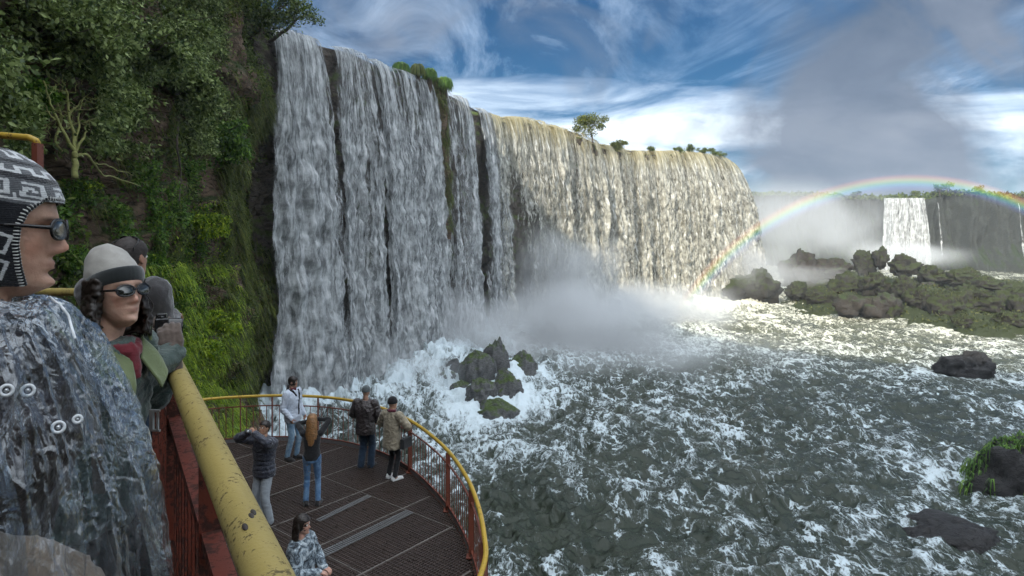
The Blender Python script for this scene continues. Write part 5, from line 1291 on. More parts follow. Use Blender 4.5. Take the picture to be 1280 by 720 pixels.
# --- 3 man taking a picture towards the upper walkway
def man_camera():
    f = Figure('man in glossy dark jacket and pale grey trousers holding a silver camera to his eye', spot(330, 11.2), 246, 1.77, (.36, .21, .14))
    k = f.k; pel = (0, 0, .96*k); ch = (0, -.01, 1.30*k); nk = (0, .0, 1.50*k)
    f.torso(f.body, pel, ch, nk); legs(f, [(-.13, .02, 0), (.15, -.02, 0)], pel, M_GREYTR, r=(.10, .075, .072), shoemat=M_SHOE_D, hem=.03)
    j = MB(); f.torso(j, (0, 0, .93*k), ch, nk, .035); sh = [(-.20*k, 0, 1.42*k), (.20*k, 0, 1.42*k)]
    w = arms(f, j, sh, [(-.07*k, .27, 1.63*k), (.08*k, .27, 1.63*k)], [(-1, .1, -.45), (1, .1, -.45)], .024)
    for i in (0, 1): hand_geo(f.body, w[i][1], frame(((.45, -.45)[i], .25, .8), ((-.3, .3)[i], -.2, .2) if False else ((-.8, .8)[i], .3, .1)), (1, -1)[i], s=.95, curl=(.75, .75, .7, .6))
    f.add_head((0, .02, 1.54*k), 0, -14).neck(nk).finish_body().eyes(); f.wear('puffer_jacket', j, M_PUFF, fold=.010, puff=.010)
    hair_cap(f, M_HAIR_D, .012, .165, .05, .13)
    c = MB(); c.box((0, .335, 1.685*k), (.105, .024, .062)); c.tube([(0, .345, 1.685*k), (0, .385, 1.685*k)], [.024, .020], 14); o = c.build('compact_camera', M_SILVER, None); put(o, f.t); tag(o, 'small silver camera held up by the man in the glossy dark jacket', 'camera')
man_camera()
# --- 4 and 5 the couple
def couple():
    f = Figure('man in a brown leather jacket and grey beanie seen from behind at the railing', spot(457, 13.85), 78, 1.73, (.42, .25, .18))
    k = f.k; pel = (0, 0, .95*k); ch = (0, -.01, 1.29*k); nk = (0, .01, 1.49*k)
    f.torso(f.body, pel, ch, nk); legs(f, [(-.10, .0, 0), (.10, .06, 0)], pel, M_NAVY, r=(.11, .085, .08), shoemat=M_SHOE_D, hem=.02)
    j = MB(); f.torso(j, (0, 0, .84*k), ch, nk, .05, 1.05); sh = [(-.205*k, 0, 1.42*k), (.205*k, 0, 1.42*k)]
    w = arms(f, j, sh, [(-.16*k, .20, 1.02*k), (.17*k, .18, .98*k)], [(-1, -.7, 0), (1, -.7, 0)], .03)
    for i in (0, 1): hand_geo(f.body, w[i][1], frame((0, .6, -.8), ((-1, 1)[i], 0, 0)), (1, -1)[i], s=.95)
    f.add_head((0, .03, 1.535*k), 0, 0).neck(nk).finish_body().eyes(); f.wear('leather_jacket', j, M_LEATHER, fold=.012)
    b = MB(); o, M, K = f.H; V, Fc = head_geo(0, 60, 60, grow=.016, feat=False); V = V[:]; V = V.copy(); lo = V[:, 2] < .125; V[lo, 2] = .125 - (.125 - V[lo, 2])*.05; V[V[:, 2] > .2, 2] += .012; mesh_obj('beanie', V @ M.T + o, Fc, M_KNITG, f.t)
    g = Figure('person in a beige coat, black beanie and white shoes seen from behind at the railing', spot(490, 13.2), 62, 1.66, (.45, .28, .2))
    k = g.k; pel = (0, 0, .95*k); ch = (0, -.01, 1.28*k); nk = (0, .01, 1.48*k)
    g.torso(g.body, pel, ch, nk, 0, .95); legs(g, [(-.09, .03, 0), (.10, -.02, 0)], pel, M_BLACKCL, r=(.085, .062, .055), shoemat=M_SHOE_W, hem=.06, yaws=(0, -20))
    j = MB(); loft(j, [(0, 0, .68*k, .205*k, .16*k), (0, 0, .72*k, .21*k, .165*k), (0, 0, .95*k, .195*k, .155*k), (0, 0, 1.2*k, .195*k, .145*k), (0, 0, 1.36*k, .19*k, .125*k), (0, 0, 1.47*k, .10*k, .08*k)], 30)
    sh = [(-.19*k, 0, 1.40*k), (.19*k, 0, 1.40*k)]; w = arms(g, j, sh, [(-.18*k, .22, 1.06*k), (.20*k, .24, 1.12*k)], [(-1, -.6, 0), (1, -.5, -.3)], .038)
    for i in (0, 1): hand_geo(g.body, w[i][1], frame((0, .8, -.6), ((-1, 1)[i], 0, .3)), (1, -1)[i], s=.9)
    g.add_head((0, .03, 1.525*k), -30, 0, sc=.97).neck(nk).finish_body().eyes(); g.wear('beige_coat', j, M_BEIGE, fold=.012)
    o, M, K = g.H; V, Fc = head_geo(0, 60, 60, grow=.014, feat=False); V = V.copy(); lo = V[:, 2] < .115; V[lo, 2] = .115 - (.115 - V[lo, 2])*.05; V[V[:, 2] > .2, 2] += .014; mesh_obj('beanie', V @ M.T + o, Fc, M_BLACKCL, g.t)
    s = MB(); capsule(s, [(-.08, -.03, 1.50*k), (0, -.085, 1.51*k), (.09, -.02, 1.50*k), (.03, .07, 1.49*k)], [.03, .034, .03, .03]); g.wear('scarf', s, M_MAROON, fold=.004)
    m = MB(); m.box((.27, .12, .80*k), (.10, .30, .20)); V, N, Fc = remesh(m, .012, 6); b = mesh_obj('handbag', V, Fc, M_BLACKCL); put(b, g.t); tag(b, 'black handbag hanging from the arm of the person in the beige coat', 'bag')
    h = MB(); h.tube(catmull([(.27, .03, .90*k), (.25, .08, 1.05*k), (.24, .13, 1.14*k), (.26, .16, 1.05*k), (.27, .21, .90*k)], 24), .007, 8); h.build('strap', M_BLACKCL, b, True)
couple()
# --- 6 young woman below in profile
def young_woman():
    f = Figure('young woman with long dark hair and a grey patterned wrap at the bottom edge', spot(377, 7.75), -8, 1.66, (.50, .29, .22), vox=.008)
    k = f.k; pel = (0, 0, .95*k); ch = (0, -.01, 1.28*k); nk = (0, -.01, 1.48*k)
    f.torso(f.body, pel, ch, nk, 0, .9); legs(f, [(-.09, .03, 0), (.10, -.02, 0)], pel, M_BLACKCL, shoemat=M_SHOE_D)
    j = MB(); f.torso(j, (0, 0, .80*k), ch, nk, .045, .95); sh = [(-.175*k, 0, 1.40*k), (.175*k, 0, 1.40*k)]
    w = arms(f, j, sh, [(-.10*k, .24, 1.05*k), (.12*k, .26, 1.10*k)], [(-1, -.6, -.3), (1, -.5, -.3)], .03)
    for i in (0, 1): hand_geo(f.body, w[i][1], frame((.3 - .6*i, .9, 0), (0, 0, 1)), (1, -1)[i], s=.9)
    f.add_head((0, .015, 1.525*k), 0, -2, sc=.97).neck(nk).finish_body().eyes()
    t = NT('mottled_grey_wrap'); co = t.coord(); n = t.noise(co, 11, 6, .7, 1.5); b = t.bsdf(Base_Color=t.ramp(n, [(.38, (.02, .025, .03)), (.47, (.10, .13, .16)), (.56, (.34, .40, .44)), (.66, (.6, .64, .66))]), Roughness=.8); t.set(b.inputs['Normal'], t.bump(n, .6, .02)); mw = t.done(b)
    f.wear('patterned_wrap', j, mw, fold=.012); hair_cap(f, M_HAIR_D, .014, .16, .0, .06)
    def pth(t_, rg):
        a = (t_ - .5)*3.2; x = math.sin(a)*.085; y = -math.cos(a)*.095 + .005; e = rg.uniform(-.02, .02)
        return [(x*.5, y*.5, 1.525*k + .20), (x, y, 1.525*k + .12), (x*1.1, y*1.02 - .01, 1.525*k), (x*1.2 + e, y - .02, 1.525*k - .15), (x*1.05 + e, y - .02, 1.525*k - .33 + e)]
    f.wear('long_hair', strands(f, None, pth, 30, .017, M_HAIR_D, seed=5), M_HAIR_D, vox=.007, smooth=1, fold=.006, fs=25)
young_woman()
from mathutils.bvhtree import BVHTree
def surf_ray(px, py, bvh, off=.004):
    d = Vector(((px - 640)/F, 1.0, (HY - py)/F)).normalized(); h = bvh.ray_cast(Vector((0, 0, 0)), d)
    return None if h[0] is None else np.array(h[0] - d*off)
def sunglasses(fig, w=.027, h=.0185, yb=.098, zc=.118, name='sunglasses', lenscol=None, tilt=14, fr=.0032):
    o, M, K = fig.H; T = lambda p: np.asarray(p, float)*K @ M.T + o
    g = MB()
    root = None
    for sd in (-1, 1):
        c = np.array([sd*.0335, yb, zc]); A = rotz(R(-sd*tilt)) @ rotx(R(4))
        th = np.linspace(0, 2*math.pi, 41); sh = np.stack([w*np.sign(np.cos(th))*np.abs(np.cos(th))**.85, -.10*(w*np.cos(th))**2*8, h*np.sign(np.sin(th))*np.abs(np.sin(th))**.85], 1)
        g.tube(T(sh @ A.T + c), fr, 8, False)
        a0 = c + A @ np.array([sd*w, 0, .004]); g.tube(T(catmull([a0, a0 + np.array([sd*.006, -.012, 0]), (sd*.0785, .035, zc + .006), (sd*.079, -.004, zc + .004), (sd*.076, -.02, zc - .012)], 20)), np.linspace(.0042, .0028, 20), 8)
    g.tube(T(catmull([(-.010, yb + .004, zc + .003), (0, yb + .007, zc + .005), (.010, yb + .004, zc + .003)], 8)), .003, 8)
    root = g.build(name, M_FRAME, fig.t, True)
    for sd in (-1, 1):
        c = np.array([sd*.0335, yb, zc]); A = rotz(R(-sd*tilt)) @ rotx(R(4)); m = MB(); V, Fc = ell_geo((0, 0, 0), (w*.98, .0045, h*.98), None, 28, 14)
        V[:, 1] -= V[:, 0]**2*8*.10; m.add(T(V @ A.T + c), Fc); m.build('lens', M_GLASS, root, True)
    return root
GLYPH = [".########...", ".##.........", ".##..####...", ".##.##.##...", ".##.....##..", ".#########.#", "...........#", "############"]
STEP = ["####....####", "..##....##..", "..########..", "............"]
def chullo_colour(L):
    x, y, z = L[:, 0], L[:, 1], L[:, 2]
    u = np.arctan2(np.abs(x), y + .02)*.095; zp = z + .16*y
    wht = np.array([.62, .63, .64]); gry = np.array([.11, .115, .125]); blk = np.array([.012, .013, .018])
    C = np.tile(blk, (len(L), 1)); cell = .0043
    def bitmap(rows, z0, fg, bg, flip=False):
        n = len(rows); r = np.floor((z0 - zp)/cell).astype(int); c = np.floor((u + .012)/cell).astype(int) % len(rows[0]); m = (r >= 0) & (r < n)
        bits = np.array([[ch == '#' for ch in row] for row in rows]); v = bits[np.clip(r, 0, n-1), c]
        C[m] = np.where(v[m][:, None], fg, bg)
    bitmap(STEP, .262, wht, gry); bitmap(STEP[::-1], .240, wht, gry)
    band = (zp < .214) & (zp > .170); C[band] = gry; bitmap(GLYPH, .210, wht, gry)
    C[(zp > .214) & (zp < .222)] = blk
    # ladder of rough squares on the ear flap
    for (cy, cz, s_) in ((.014, .094, .018), (.008, .047, .018), (-.045, .065, .016)):
        a = .35; yy = (y - cy)*math.cos(a) - (z - cz)*math.sin(a); zz = (y - cy)*math.sin(a) + (z - cz)*math.cos(a); q = np.maximum(abs(yy), abs(zz))
        C[(q < s_) & (q > s_ - .0055)] = wht
    return C
def knit_mat():
    t = NT('patterned_knit'); a = t.attr('tint', 'Color'); co = t.coord(); n = t.noise(co, 900, 2, .6); n2 = t.noise(co, 60, 4, .6)
    b = t.bsdf(Base_Color=t.mix(1.0, a, t.ramp(n2, [(.3, .75), (.7, 1.15)]), 'MULTIPLY'), Roughness=.95, Sheen_Weight=.5, Specular_IOR_Level=.1)
    w1 = t.n('TexWave', {'Vector': co, 'Scale': 95.0, 'Distortion': 1.5}); w1.bands_direction = 'Z'
    t.set(b.inputs['Normal'], t.bump(t.math('ADD', t.math('MULTIPLY', w1.outputs[1], .6), n), .8, .0016)); return t.done(b)
M_KNIT = knit_mat()
def plastic_mat(name='clear_plastic_film', base=(.32, .34, .36), op=.23):
    t = NT(name); co = t.coord(); n = t.noise(t.scale(co, (1, 1, .45)), 4.5, 3, .5, 1.6); n2 = t.noise(t.scale(co, (1, 1, .6)), 13, 2, .5, 1.8); n3 = t.noise(co, 3.0, 4, .6)
    r1 = t.math('SUBTRACT', 1.0, t.math('MULTIPLY', t.math('ABSOLUTE', t.math('SUBTRACT', n, .5)), 9.0), clamp=True)
    r2 = t.math('SUBTRACT', 1.0, t.math('MULTIPLY', t.math('ABSOLUTE', t.math('SUBTRACT', n2, .5)), 8.0), clamp=True)
    h = t.math('ADD', t.math('MULTIPLY', r1, .6), t.math('MULTIPLY', r2, .35))
    nb = t.bump(h, .9, .010)
    d = t.bsdf(Base_Color=(*base, 1), Roughness=.16, Specular_IOR_Level=1.0, Coat_Weight=1.0, Coat_Roughness=.05); t.set(d.inputs['Normal'], nb); t.set(d.inputs['Coat Normal'], nb)
    tr = t.n('BsdfTransparent', {'Color': (.86, .90, .94, 1)})
    gl = t.n('BsdfGlossy', {'Color': (.9, .95, 1, 1), 'Roughness': .10, 'Normal': nb})
    fr = t.n('LayerWeight', {'Blend': .38, 'Normal': nb}).outputs['Facing']
    f = t.math('ADD', t.math('MULTIPLY', fr, .45), t.math('MULTIPLY', t.math('POWER', h, 4.0), .95))
    f = t.math('ADD', f, t.math('MULTIPLY', n3, .12)); f = t.math('MULTIPLY', f, op*1.6, clamp=True)
    s1 = t.n('MixShader', {0: f, 1: tr, 2: d}); s2 = t.n('MixShader', {0: t.math('MULTIPLY', t.math('ADD', fr, .10), .40, clamp=True), 1: s1, 2: gl})
    return t.done(s2)
M_FILM = plastic_mat()

def front_visitor():
    f = Figure('person in a patterned knitted earflap hat, sunglasses and clear plastic rain poncho at the left edge', (-1.063, 1.168, -1.65), 25, 1.75, (.54, .33, .24), vox=.0045)
    f.t['label'] = 'person in patterned earflap hat, sunglasses and clear plastic poncho at the left edge'
    k = 1.0; pel = (0, -.04, .93); ch = (0, .05, 1.27); nk = (0, .06, 1.50)
    f.torso(f.body, pel, ch, nk); legs(f, [(-.11, -.02, 0), (.11, -.06, 0)], pel, M_NAVY, shoemat=M_SHOE_D)
    j = MB(); f.torso(j, (0, -.02, .86), (0, .07, 1.26), nk, .04, 1.0); sh = [(-.19, .05, 1.40), (.19, .05, 1.40)]
    w = arms(f, j, sh, [(-.12, .10, .92), (.12, .10, .88)], [(-1, -.5, -.6), (1, -.5, -.6)], .03)
    for i in (0, 1): hand_geo(f.body, w[i][1], frame((.35 - .7*i, .9, .1), (0, -.1, 1)), (1, -1)[i], curl=(.5,)*4)
    f.add_head((0, .10, 1.540), 0, 2, nose=1.12).neck((0, .05, 1.46)).finish_body(1)
    f.wear('dark_jacket', j, plain('dark_brown_nylon', (.040, .028, .024), .35, var=.5, vscale=6, bump=.9, bscale=14, bdist=.03), vox=.012, fold=.02, fs=7)
    # beige pouch carried on the belly, under the film
    m = MB(); loft(m, [(.06, .12, .60, .16, .12), (.08, .14, .76, .22, .15), (.10, .15, .90, .24, .155), (.14, .14, 1.0, .20, .13), (.19, .11, 1.10, .11, .10), (.22, .08, 1.17, .05, .06)], 28); f.wear('beige_bag', m, cloth_mat('beige_cloth_bag', (.26, .185, .125), ws=10, wrinkle=1.0), vox=.01, fold=.012, fs=10)
    sunglasses(f)
    # knitted hat
    o, M, K = f.H; nu, nz = 560, 380
    V0, _ = head_geo(0, nu, nz, grow=.009, feat=False); nzt = nz
    V = V0.copy(); up = smooth01(V[:, 2], .14, .24); V[:, 2] += up*.022; V[:, :2] *= (1 + .03*np.sin(np.clip((V[:, 2] - .16)/.09, 0, 1)*math.pi))[:, None]
    V[:, 2] += .0
    yb = np.interp(V[:, 2], [-.02, .0, .02, .05, .09, .12, .15, .168, .174], [.055, .052, .049, .044, .040, .043, .054, .072, .30])
    # flap hangs in front of the ear and stops at the jaw
    low = V[:, 2] < .012 + .30*np.clip(-(V[:, 1] + .03), 0, 1)
    keep = (V[:, 1] < yb) & ~low
    Fq = grid_faces(nu, nzt, True); kf = keep[Fq].all(1); Fq = Fq[kf]
    kn = noise3(V[:, 0]*240, V[:, 1]*240, V[:, 2]*240)*.0006; V = V + unit_rows(V - np.array([0, -.01, .12]))*kn[:, None]
    C = chullo_colour(V)
    used = np.unique(Fq); remap = -np.ones(len(V), int); remap[used] = np.arange(len(used))
    hat = mesh_obj('knitted_hat', V[used] @ M.T + o, remap[Fq], M_KNIT, f.t, attrs={'tint': C[used]})
    sm = hat.modifiers.new('thick', 'SOLIDIFY'); sm.thickness = .004; sm.offset = -1
    # edge yarn and blanket stitches round the face opening: on both sides, up and over the forehead
    G = V.reshape(nu, nzt, 3); edge = []
    for sgn in (1, -1):
        col_ = []
        for jz in range(nzt):
            z = G[0, jz, 2]
            if z < .014 or z > .170: continue
            yy = np.interp(z, [.0, .02, .05, .09, .12, .15, .168, .174], [.052, .049, .044, .040, .043, .054, .072, .09])
            side = G[:, jz, :]; m_ = (side[:, 0]*sgn > 0); i = np.nonzero(m_)[0]; col_.append(side[i[np.argmin(abs(side[i, 1] - yy))]])
        edge.append(np.array(col_))
    top = []
    for ph in np.linspace(.62, -.62, 26):
        i = int(round((ph % (2*math.pi))/(2*math.pi)*nu)) % nu; jz = np.argmin(abs(G[i, :, 2] - .174)); top.append(G[i, jz])
    line = np.concatenate([edge[0][::8], np.array(top), edge[1][::-8]]); line = catmull(line[::2], 400)
    ln = np.concatenate([[0], np.cumsum(np.linalg.norm(np.diff(line, axis=0), axis=1))]); q = np.arange(0, ln[-1], .001); line = np.stack([np.interp(q, ln, line[:, a]) for a in range(3)], 1)
    ctr = np.array([0, -.01, .12]); out = unit_rows(line - ctr)
    m = MB(); m.tube((line + out*.001) @ M.T + o, .0042, 10); m.build('edge_yarn', M_BLACKCL, hat, True)
    m = MB(); tg = np.gradient(line, axis=0); tg = unit_rows(tg)
    inn = np.cross(out, tg); inn = unit_rows(inn); fc = np.array([0, .09, .09]) - line; sg = np.sign((inn*fc).sum(1)); inn = inn*sg[:, None]
    for i in range(4, len(line) - 3, 6):
        a = line[i] + inn[i]*.0035 + out[i]*.003; b = line[i] - inn[i]*.0085 + out[i]*.0032; m.tube(np.array([a, (a + b)/2 + out[i]*.0022, b]) @ M.T + o, .00125, 6)
    tag(m.build('blanket_stitch', cloth_mat('white_yarn', (.6, .6, .58)), hat, True), kind='stuff')
    # poncho
    prof = np.array([(1.525, .12, .06, .125), (1.505, .19, .09, .165), (1.475, .255, .16, .225), (1.435, .31, .22, .285), (1.345, .365, .26, .325), (1.25, .405, .28, .345), (1.14, .44, .29, .36), (.99, .452, .30, .37), (.80, .45, .31, .38), (.55, .46, .32, .40)])
    # fit the drape: scale each level until its outline falls where the film hangs in the photograph
    cpy = [330, 352, 372, 390, 430, 490, 550, 620, 720, 900]; cpx = [40, 62, 80, 96, 124, 156, 180, 198, 207, 210]
    Rz = rotz(R(25 - 90))[:2, :2]; tq = np.linspace(0, 2*math.pi, 121); e = 2.25
    for q in range(len(prof)):
        z_, yf_, yb_, w_ = prof[q]; zw = z_ - 1.65; best = 1.0
        for sc_ in np.linspace(1.15, .45, 71):
            s, c = np.sin(tq), np.cos(tq); kk = (np.abs(s)**e + np.abs(c)**e)**(-1/e); ex = np.where(c > 0, yf_*sc_, yb_)
            xy = np.stack([w_*(.35 + .65*sc_)*s*kk, .02 + ex*c*kk], 1) @ Rz.T + np.array([-1.063, 1.168]); px = 640 + F*xy[:, 0]/xy[:, 1]; py = HY - F*zw/xy[:, 1]
            if np.all(px < np.interp(py, cpy, cpx) - 4): best = sc_; break
        prof[q, 1] *= best; prof[q, 3] *= (.35 + .65*best); print('poncho', z_, round(best, 2))
    nn, mm = 640, 420; zt = np.linspace(0, len(prof) - 1, mm); pf = catmull(prof[:, :3], mm); pw = catmull(prof[:, [3, 0, 0]], mm)[:, 0]
    ph = np.arange(nn)*2*math.pi/nn; PH, I = np.meshgrid(ph, np.arange(mm), indexing='ij')
    s, c = np.sin(PH), np.cos(PH); e = 2.25; kk = (np.abs(s)**e + np.abs(c)**e)**(-1/e); Z_ = pf[I, 0]; ext = np.where(c > 0, pf[I, 1], pf[I, 2])
    x = pw[I]*s*kk; y = .02 + ext*c*kk; tt = I/mm
    # long drape folds, a gathered sleeve and sharp crumples
    wv = noise3(x*3, y*3, Z_*1.2)*1.4
    dr = (ridged(PH*3.2 + wv*.35, Z_*.8, 2, 3) - .9)*.034*smooth01(tt, .02, .35) + (ridged(PH*7.5 + wv*.8 + Z_*1.5, Z_*2.4, 5, 3) - .8)*.013
    cr = (ridged(x*17 + wv, y*17, Z_*12, 3) - .8)*.0045
    slv = .055*np.exp(-((PH - 1.62 - .5*(1.2 - Z_))/.16)**2)*smooth01(1.42 - Z_, 0, .2)       # sleeve fold on the near side
    slv2 = .03*np.exp(-((PH - 1.02 + .6*(1.2 - Z_))/.07)**2)*smooth01(1.45 - Z_, 0, .2)
    r_ = dr + cr + slv + slv2; nx = s*kk; ny = c*kk; nl = np.hypot(nx, ny)
    Vp = np.stack([x + nx/nl*r_, y + ny/nl*r_, Z_ + .004*noise3(x*20, y*20, 4)], -1)
    pon = mesh_obj('plastic_poncho', Vp.reshape(-1, 3), grid_faces(nn, mm, True), M_FILM, f.t)
    # a second loose layer over the near arm and shoulder
    ar = (PH > .95) & (PH < 2.6)
    A = np.linspace(1.05, 2.7, 260); I2 = np.arange(40, mm - 40, 2); AA, II = np.meshgrid(A, I2, indexing='ij')
    def samp(a, i): 
        ss, cc = np.sin(a), np.cos(a); k2 = (np.abs(ss)**e + np.abs(cc)**e)**(-1/e); ex = np.where(cc > 0, pf[i, 1], pf[i, 2]); return pw[i]*ss*k2, .02 + ex*cc*k2, pf[i, 0], ss*k2, cc*k2
    xs, ys, zs, n1, n2 = samp(AA + .05*np.sin(II*.02) + (1.2 - pf[II, 0])*-.25, II); nl = np.hypot(n1, n2)
    off = .012 + .012*smooth01(II, 60, 300) + (ridged(AA*6, zs*2.0, 8, 3) - .8)*.016 + (ridged(xs*14, ys*14, zs*10, 3) - .8)*.006
    off = off*smooth01(AA, 1.05, 1.25)**.5 - .0*AA
    Vs = np.stack([xs + n1/nl*off, ys + n2/nl*off, zs], -1); mesh_obj('poncho_sleeve', Vs.reshape(-1, 3), grid_faces(len(A), len(I2)), M_FILM, f.t)
    # hood bunched round the neck
    mth = np.arange(0, 2*math.pi, 2*math.pi/260); mr = np.arange(0, 2*math.pi, 2*math.pi/60); TH, MR = np.meshgrid(mth, mr, indexing='ij')
    R0x, R0y = .105, .125; rr = .032 + .012*noise3(TH*2.5, MR*1.2, 3) + .006*ridged(TH*9, MR*3, 5, 2); 
    Vh = np.stack([(R0x + rr*np.cos(MR))*np.sin(TH), .05 + (R0y + rr*np.cos(MR))*np.cos(TH), 1.505 - .02*np.cos(TH) + rr*.85*np.sin(MR)], -1)
    Fh = grid_faces(260, 61, True) if False else np.array([(i*60 + j, ((i+1) % 260)*60 + j, ((i+1) % 260)*60 + (j+1) % 60, i*60 + (j+1) % 60) for i in range(260) for j in range(60)])
    hood = mesh_obj('poncho_hood', Vh.reshape(-1, 3), Fh, M_FILM, f.t)
    # things that lie on the film, found by looking for its surface
    Mw = Matrix.Translation(f.t.location) @ Matrix.Rotation(f.t.rotation_euler.z, 4, 'Z'); Mi = Mw.inverted()
    vw, fw = [], []
    for ob in (pon, hood):
        b0 = len(vw); vw += [Mw @ v.co for v in ob.data.vertices]; fw += [tuple(i + b0 for i in p.vertices) for p in ob.data.polygons]
    bvh = BVHTree.FromPolygons(vw, fw)
    def loc(px, py, off): q = surf_ray(px, py, bvh, off); return None if q is None else np.array(Mi @ Vector(q))
    for pts in ([(-6, 346), (14, 349), (34, 353), (50, 361), (62, 371), (72, 379), (79, 380), (84, 376)], [(74, 379), (79, 386), (85, 394), (88, 404), (91, 414), (94, 424)]):
        q = [loc(a, b, .008) for a, b in pts]; q = [p for p in q if p is not None]
        if len(q) > 2: m = MB(); m.tube(catmull(q, 40), .0024, 8); m.build('drawstring', cloth_mat('white_cord', (.7, .72, .74)), f.t, True)
    for (px, py, r_) in ((35, 488, .0085), (73, 534, .0085), (8, 488, .008), (97, 524, .006)):
        c0 = loc(px, py, .004); 
        if c0 is None: continue
        vd = unit(np.array((Mi.to_3x3() @ Vector(((px-640)/F, 1, (HY-py)/F))))); u = unit(np.cross(vd, (0, 0, 1))); w_ = np.cross(u, vd)
        m = MB(); th = np.linspace(0, 2*math.pi, 25); m.tube(c0 + np.outer(np.cos(th), u)*r_ + np.outer(np.sin(th), w_)*r_, .0026, 8, False); m.build('snap_ring', plain('white_plastic_ring', (.62, .64, .66), .3, var=.05), f.t, True)
        m = MB(); m.ell(c0 + vd*.001, r_*.45, None, 12, 8); m.build('snap_stud', M_SILVER, f.t, True)
front_visitor()

def woman_beanie():
    root = (-1.40, 2.13, -1.65); az = -10
    f = Figure('woman in a green jacket, grey and black beanie and sunglasses leaning on the thick rail', root, az, 1.62, (.60, .38, .29), vox=.0055)
    Mw = Matrix.Translation(Vector(root)) @ Matrix.Rotation(R(az - 90), 4, 'Z'); Mi = Mw.inverted(); W = lambda p: np.array(Mi @ Vector(p))
    k = f.k; pel = (0, -.02, .90*k); ch = (0, .0, 1.22*k); nk = (0, .05, 1.40*k); DY = -.085
    f.torso(f.body, pel, ch, nk, 0, .9); legs(f, [(-.10, -.02, 0), (.10, -.05, 0)], pel, M_BLACKCL, shoemat=M_SHOE_D)
    j = MB(); f.torso(j, (0, -.01, .84*k), ch, nk, .045, .98); sh = [(-.18*k, .02, 1.335*k), (.18*k, .02, 1.335*k)]
    wr = [W((-1.42, 2.62, -.43)), W((-1.285, 2.42, -.462))]; hints = [(-.6, -.2, -1), (.75, -.1, -1)]
    w = arms(f, j, sh, wr, hints, .022, l=(.29, .27))
    # gloves: real fingers closed round the camera
    g = MB(); Rm = np.array(Mi.to_3x3()); d = Rm @ np.array([-.22, .16, 1.0]); b = Rm @ np.array([.45, -.88, .15])
    hand_geo(g, w[1][1], frame(d, b), -1, curl=(.42, .50, .62, .74), thumb=.5, s=.98, r=1.18, spread=.10); capsule(g, [w[1][1] - unit(d)*.05, w[1][1] + unit(d)*.02], .031)
    d2 = Rm @ np.array([.25, -.35, .9]); b2 = Rm @ np.array([-.2, .9, .3]); hand_geo(g, w[0][1], frame(d2, b2), 1, curl=(.6, .65, .7, .7), thumb=.5, s=.95, r=1.15)
    f.add_head((0, .105, 1.345), -14, -6, nose=1.08, sc=.93, jaw=.9).neck((0, .04, 1.30)).finish_body(1)
    M_GL = cloth_mat('brown_glove', (.115, .085, .070), ws=30, wrinkle=.4, dist=.004); f.wear('gloves', g, M_GL, vox=.0042, smooth=2, fold=.0015, fs=40)
    M_GRJ = cloth_mat('dark_green_jacket', (.055, .080, .070), .55, .8, 11, dist=.02); M_GRL = cloth_mat('light_green_lining', (.13, .16, .07), .7, .6, 12)
    f.wear('green_jacket', j, M_GRJ, vox=.008, fold=.012, fs=9)
    # hood lying back and standing collar in the lighter green
    def sheet(name, pts, th, mat, sub=26):
        pts = np.array(pts, float) + np.array([0, DY, 0]); a, b = pts.shape[:2]; r1 = np.stack([catmull(pts[i], sub) for i in range(a)], 0); r2 = np.stack([catmull(r1[:, j_], sub) for j_ in range(sub)], 1)
        Vv = r2.reshape(-1, 3); Vv = Vv + (noise3(Vv[:, 0]*14, Vv[:, 1]*14, Vv[:, 2]*14)*.008)[:, None]*np.array([.4, .4, 1]); o_ = mesh_obj(name, Vv, grid_faces(sub, sub), mat, f.t); sd_ = o_.modifiers.new('t', 'SOLIDIFY'); sd_.thickness = th; sd_.offset = 0; return o_
    hd = []
    for a in np.linspace(-2.2, 2.2, 9):        # angle round the back of the neck
        s_, c_ = math.sin(a), -math.cos(a); hd.append([(.085*s_, .12 + .085*c_, 1.25), (.12*s_, .11 + .13*c_, 1.30 + .03*math.cos(a)), (.155*s_, .09 + .17*c_, 1.335 + .05*math.cos(a)), (.19*s_, .07 + .19*c_, 1.30), (.20*s_, .06 + .19*c_, 1.20)])
    sheet('hood', hd, .010, M_GRL, 40)
    for sd in (-1, 1):
        sheet('collar_flap', [[(sd*.10, .13, 1.31), (sd*.075, .21, 1.29), (sd*.02, .255, 1.235)], [(sd*.13, .15, 1.27), (sd*.11, .25, 1.22), (sd*.045, .29, 1.165)], [(sd*.135, .17, 1.21), (sd*.12, .27, 1.175), (sd*.06, .30, 1.125)]], .008, M_GRL)
    s = MB(); capsule(s, catmull([(-.06, .04, 1.28), (-.05, .12, 1.275), (0, .15, 1.255), (.05, .12, 1.275), (.06, .04, 1.28)], 16), .022); capsule(s, [(0, .14, 1.26), (.01, .17, 1.19)], [.03, .022]); f.wear('scarf', s, cloth_mat('red_scarf', (.14, .014, .022)), vox=.006, fold=.005, fs=18)
    # hair
    o, M, K = f.H
    def T(p): return np.asarray(p, float)*K @ M.T + o
    def pth(t, rg):
        a = (t - .5)*3.7; x = math.sin(a)*.078; y = -math.cos(a)*.085 - .005; e = rg.uniform(-.012, .012)
        return [T((x, y, .15)), T((x*1.12, y*1.05, .09)), T((x*1.22 + e, y*1.08 + e, .04)), T((x*1.18 - e, y*1.05 + .01, .0)), T((x*1.05 + e, y*.95 + .02, -.045 + e))]
    f.wear('hair', strands(f, None, pth, 30, .016, M_HAIR_D, seed=9), M_HAIR_D, vox=.0055, smooth=1, fold=.008, fs=34)
    m = MB()
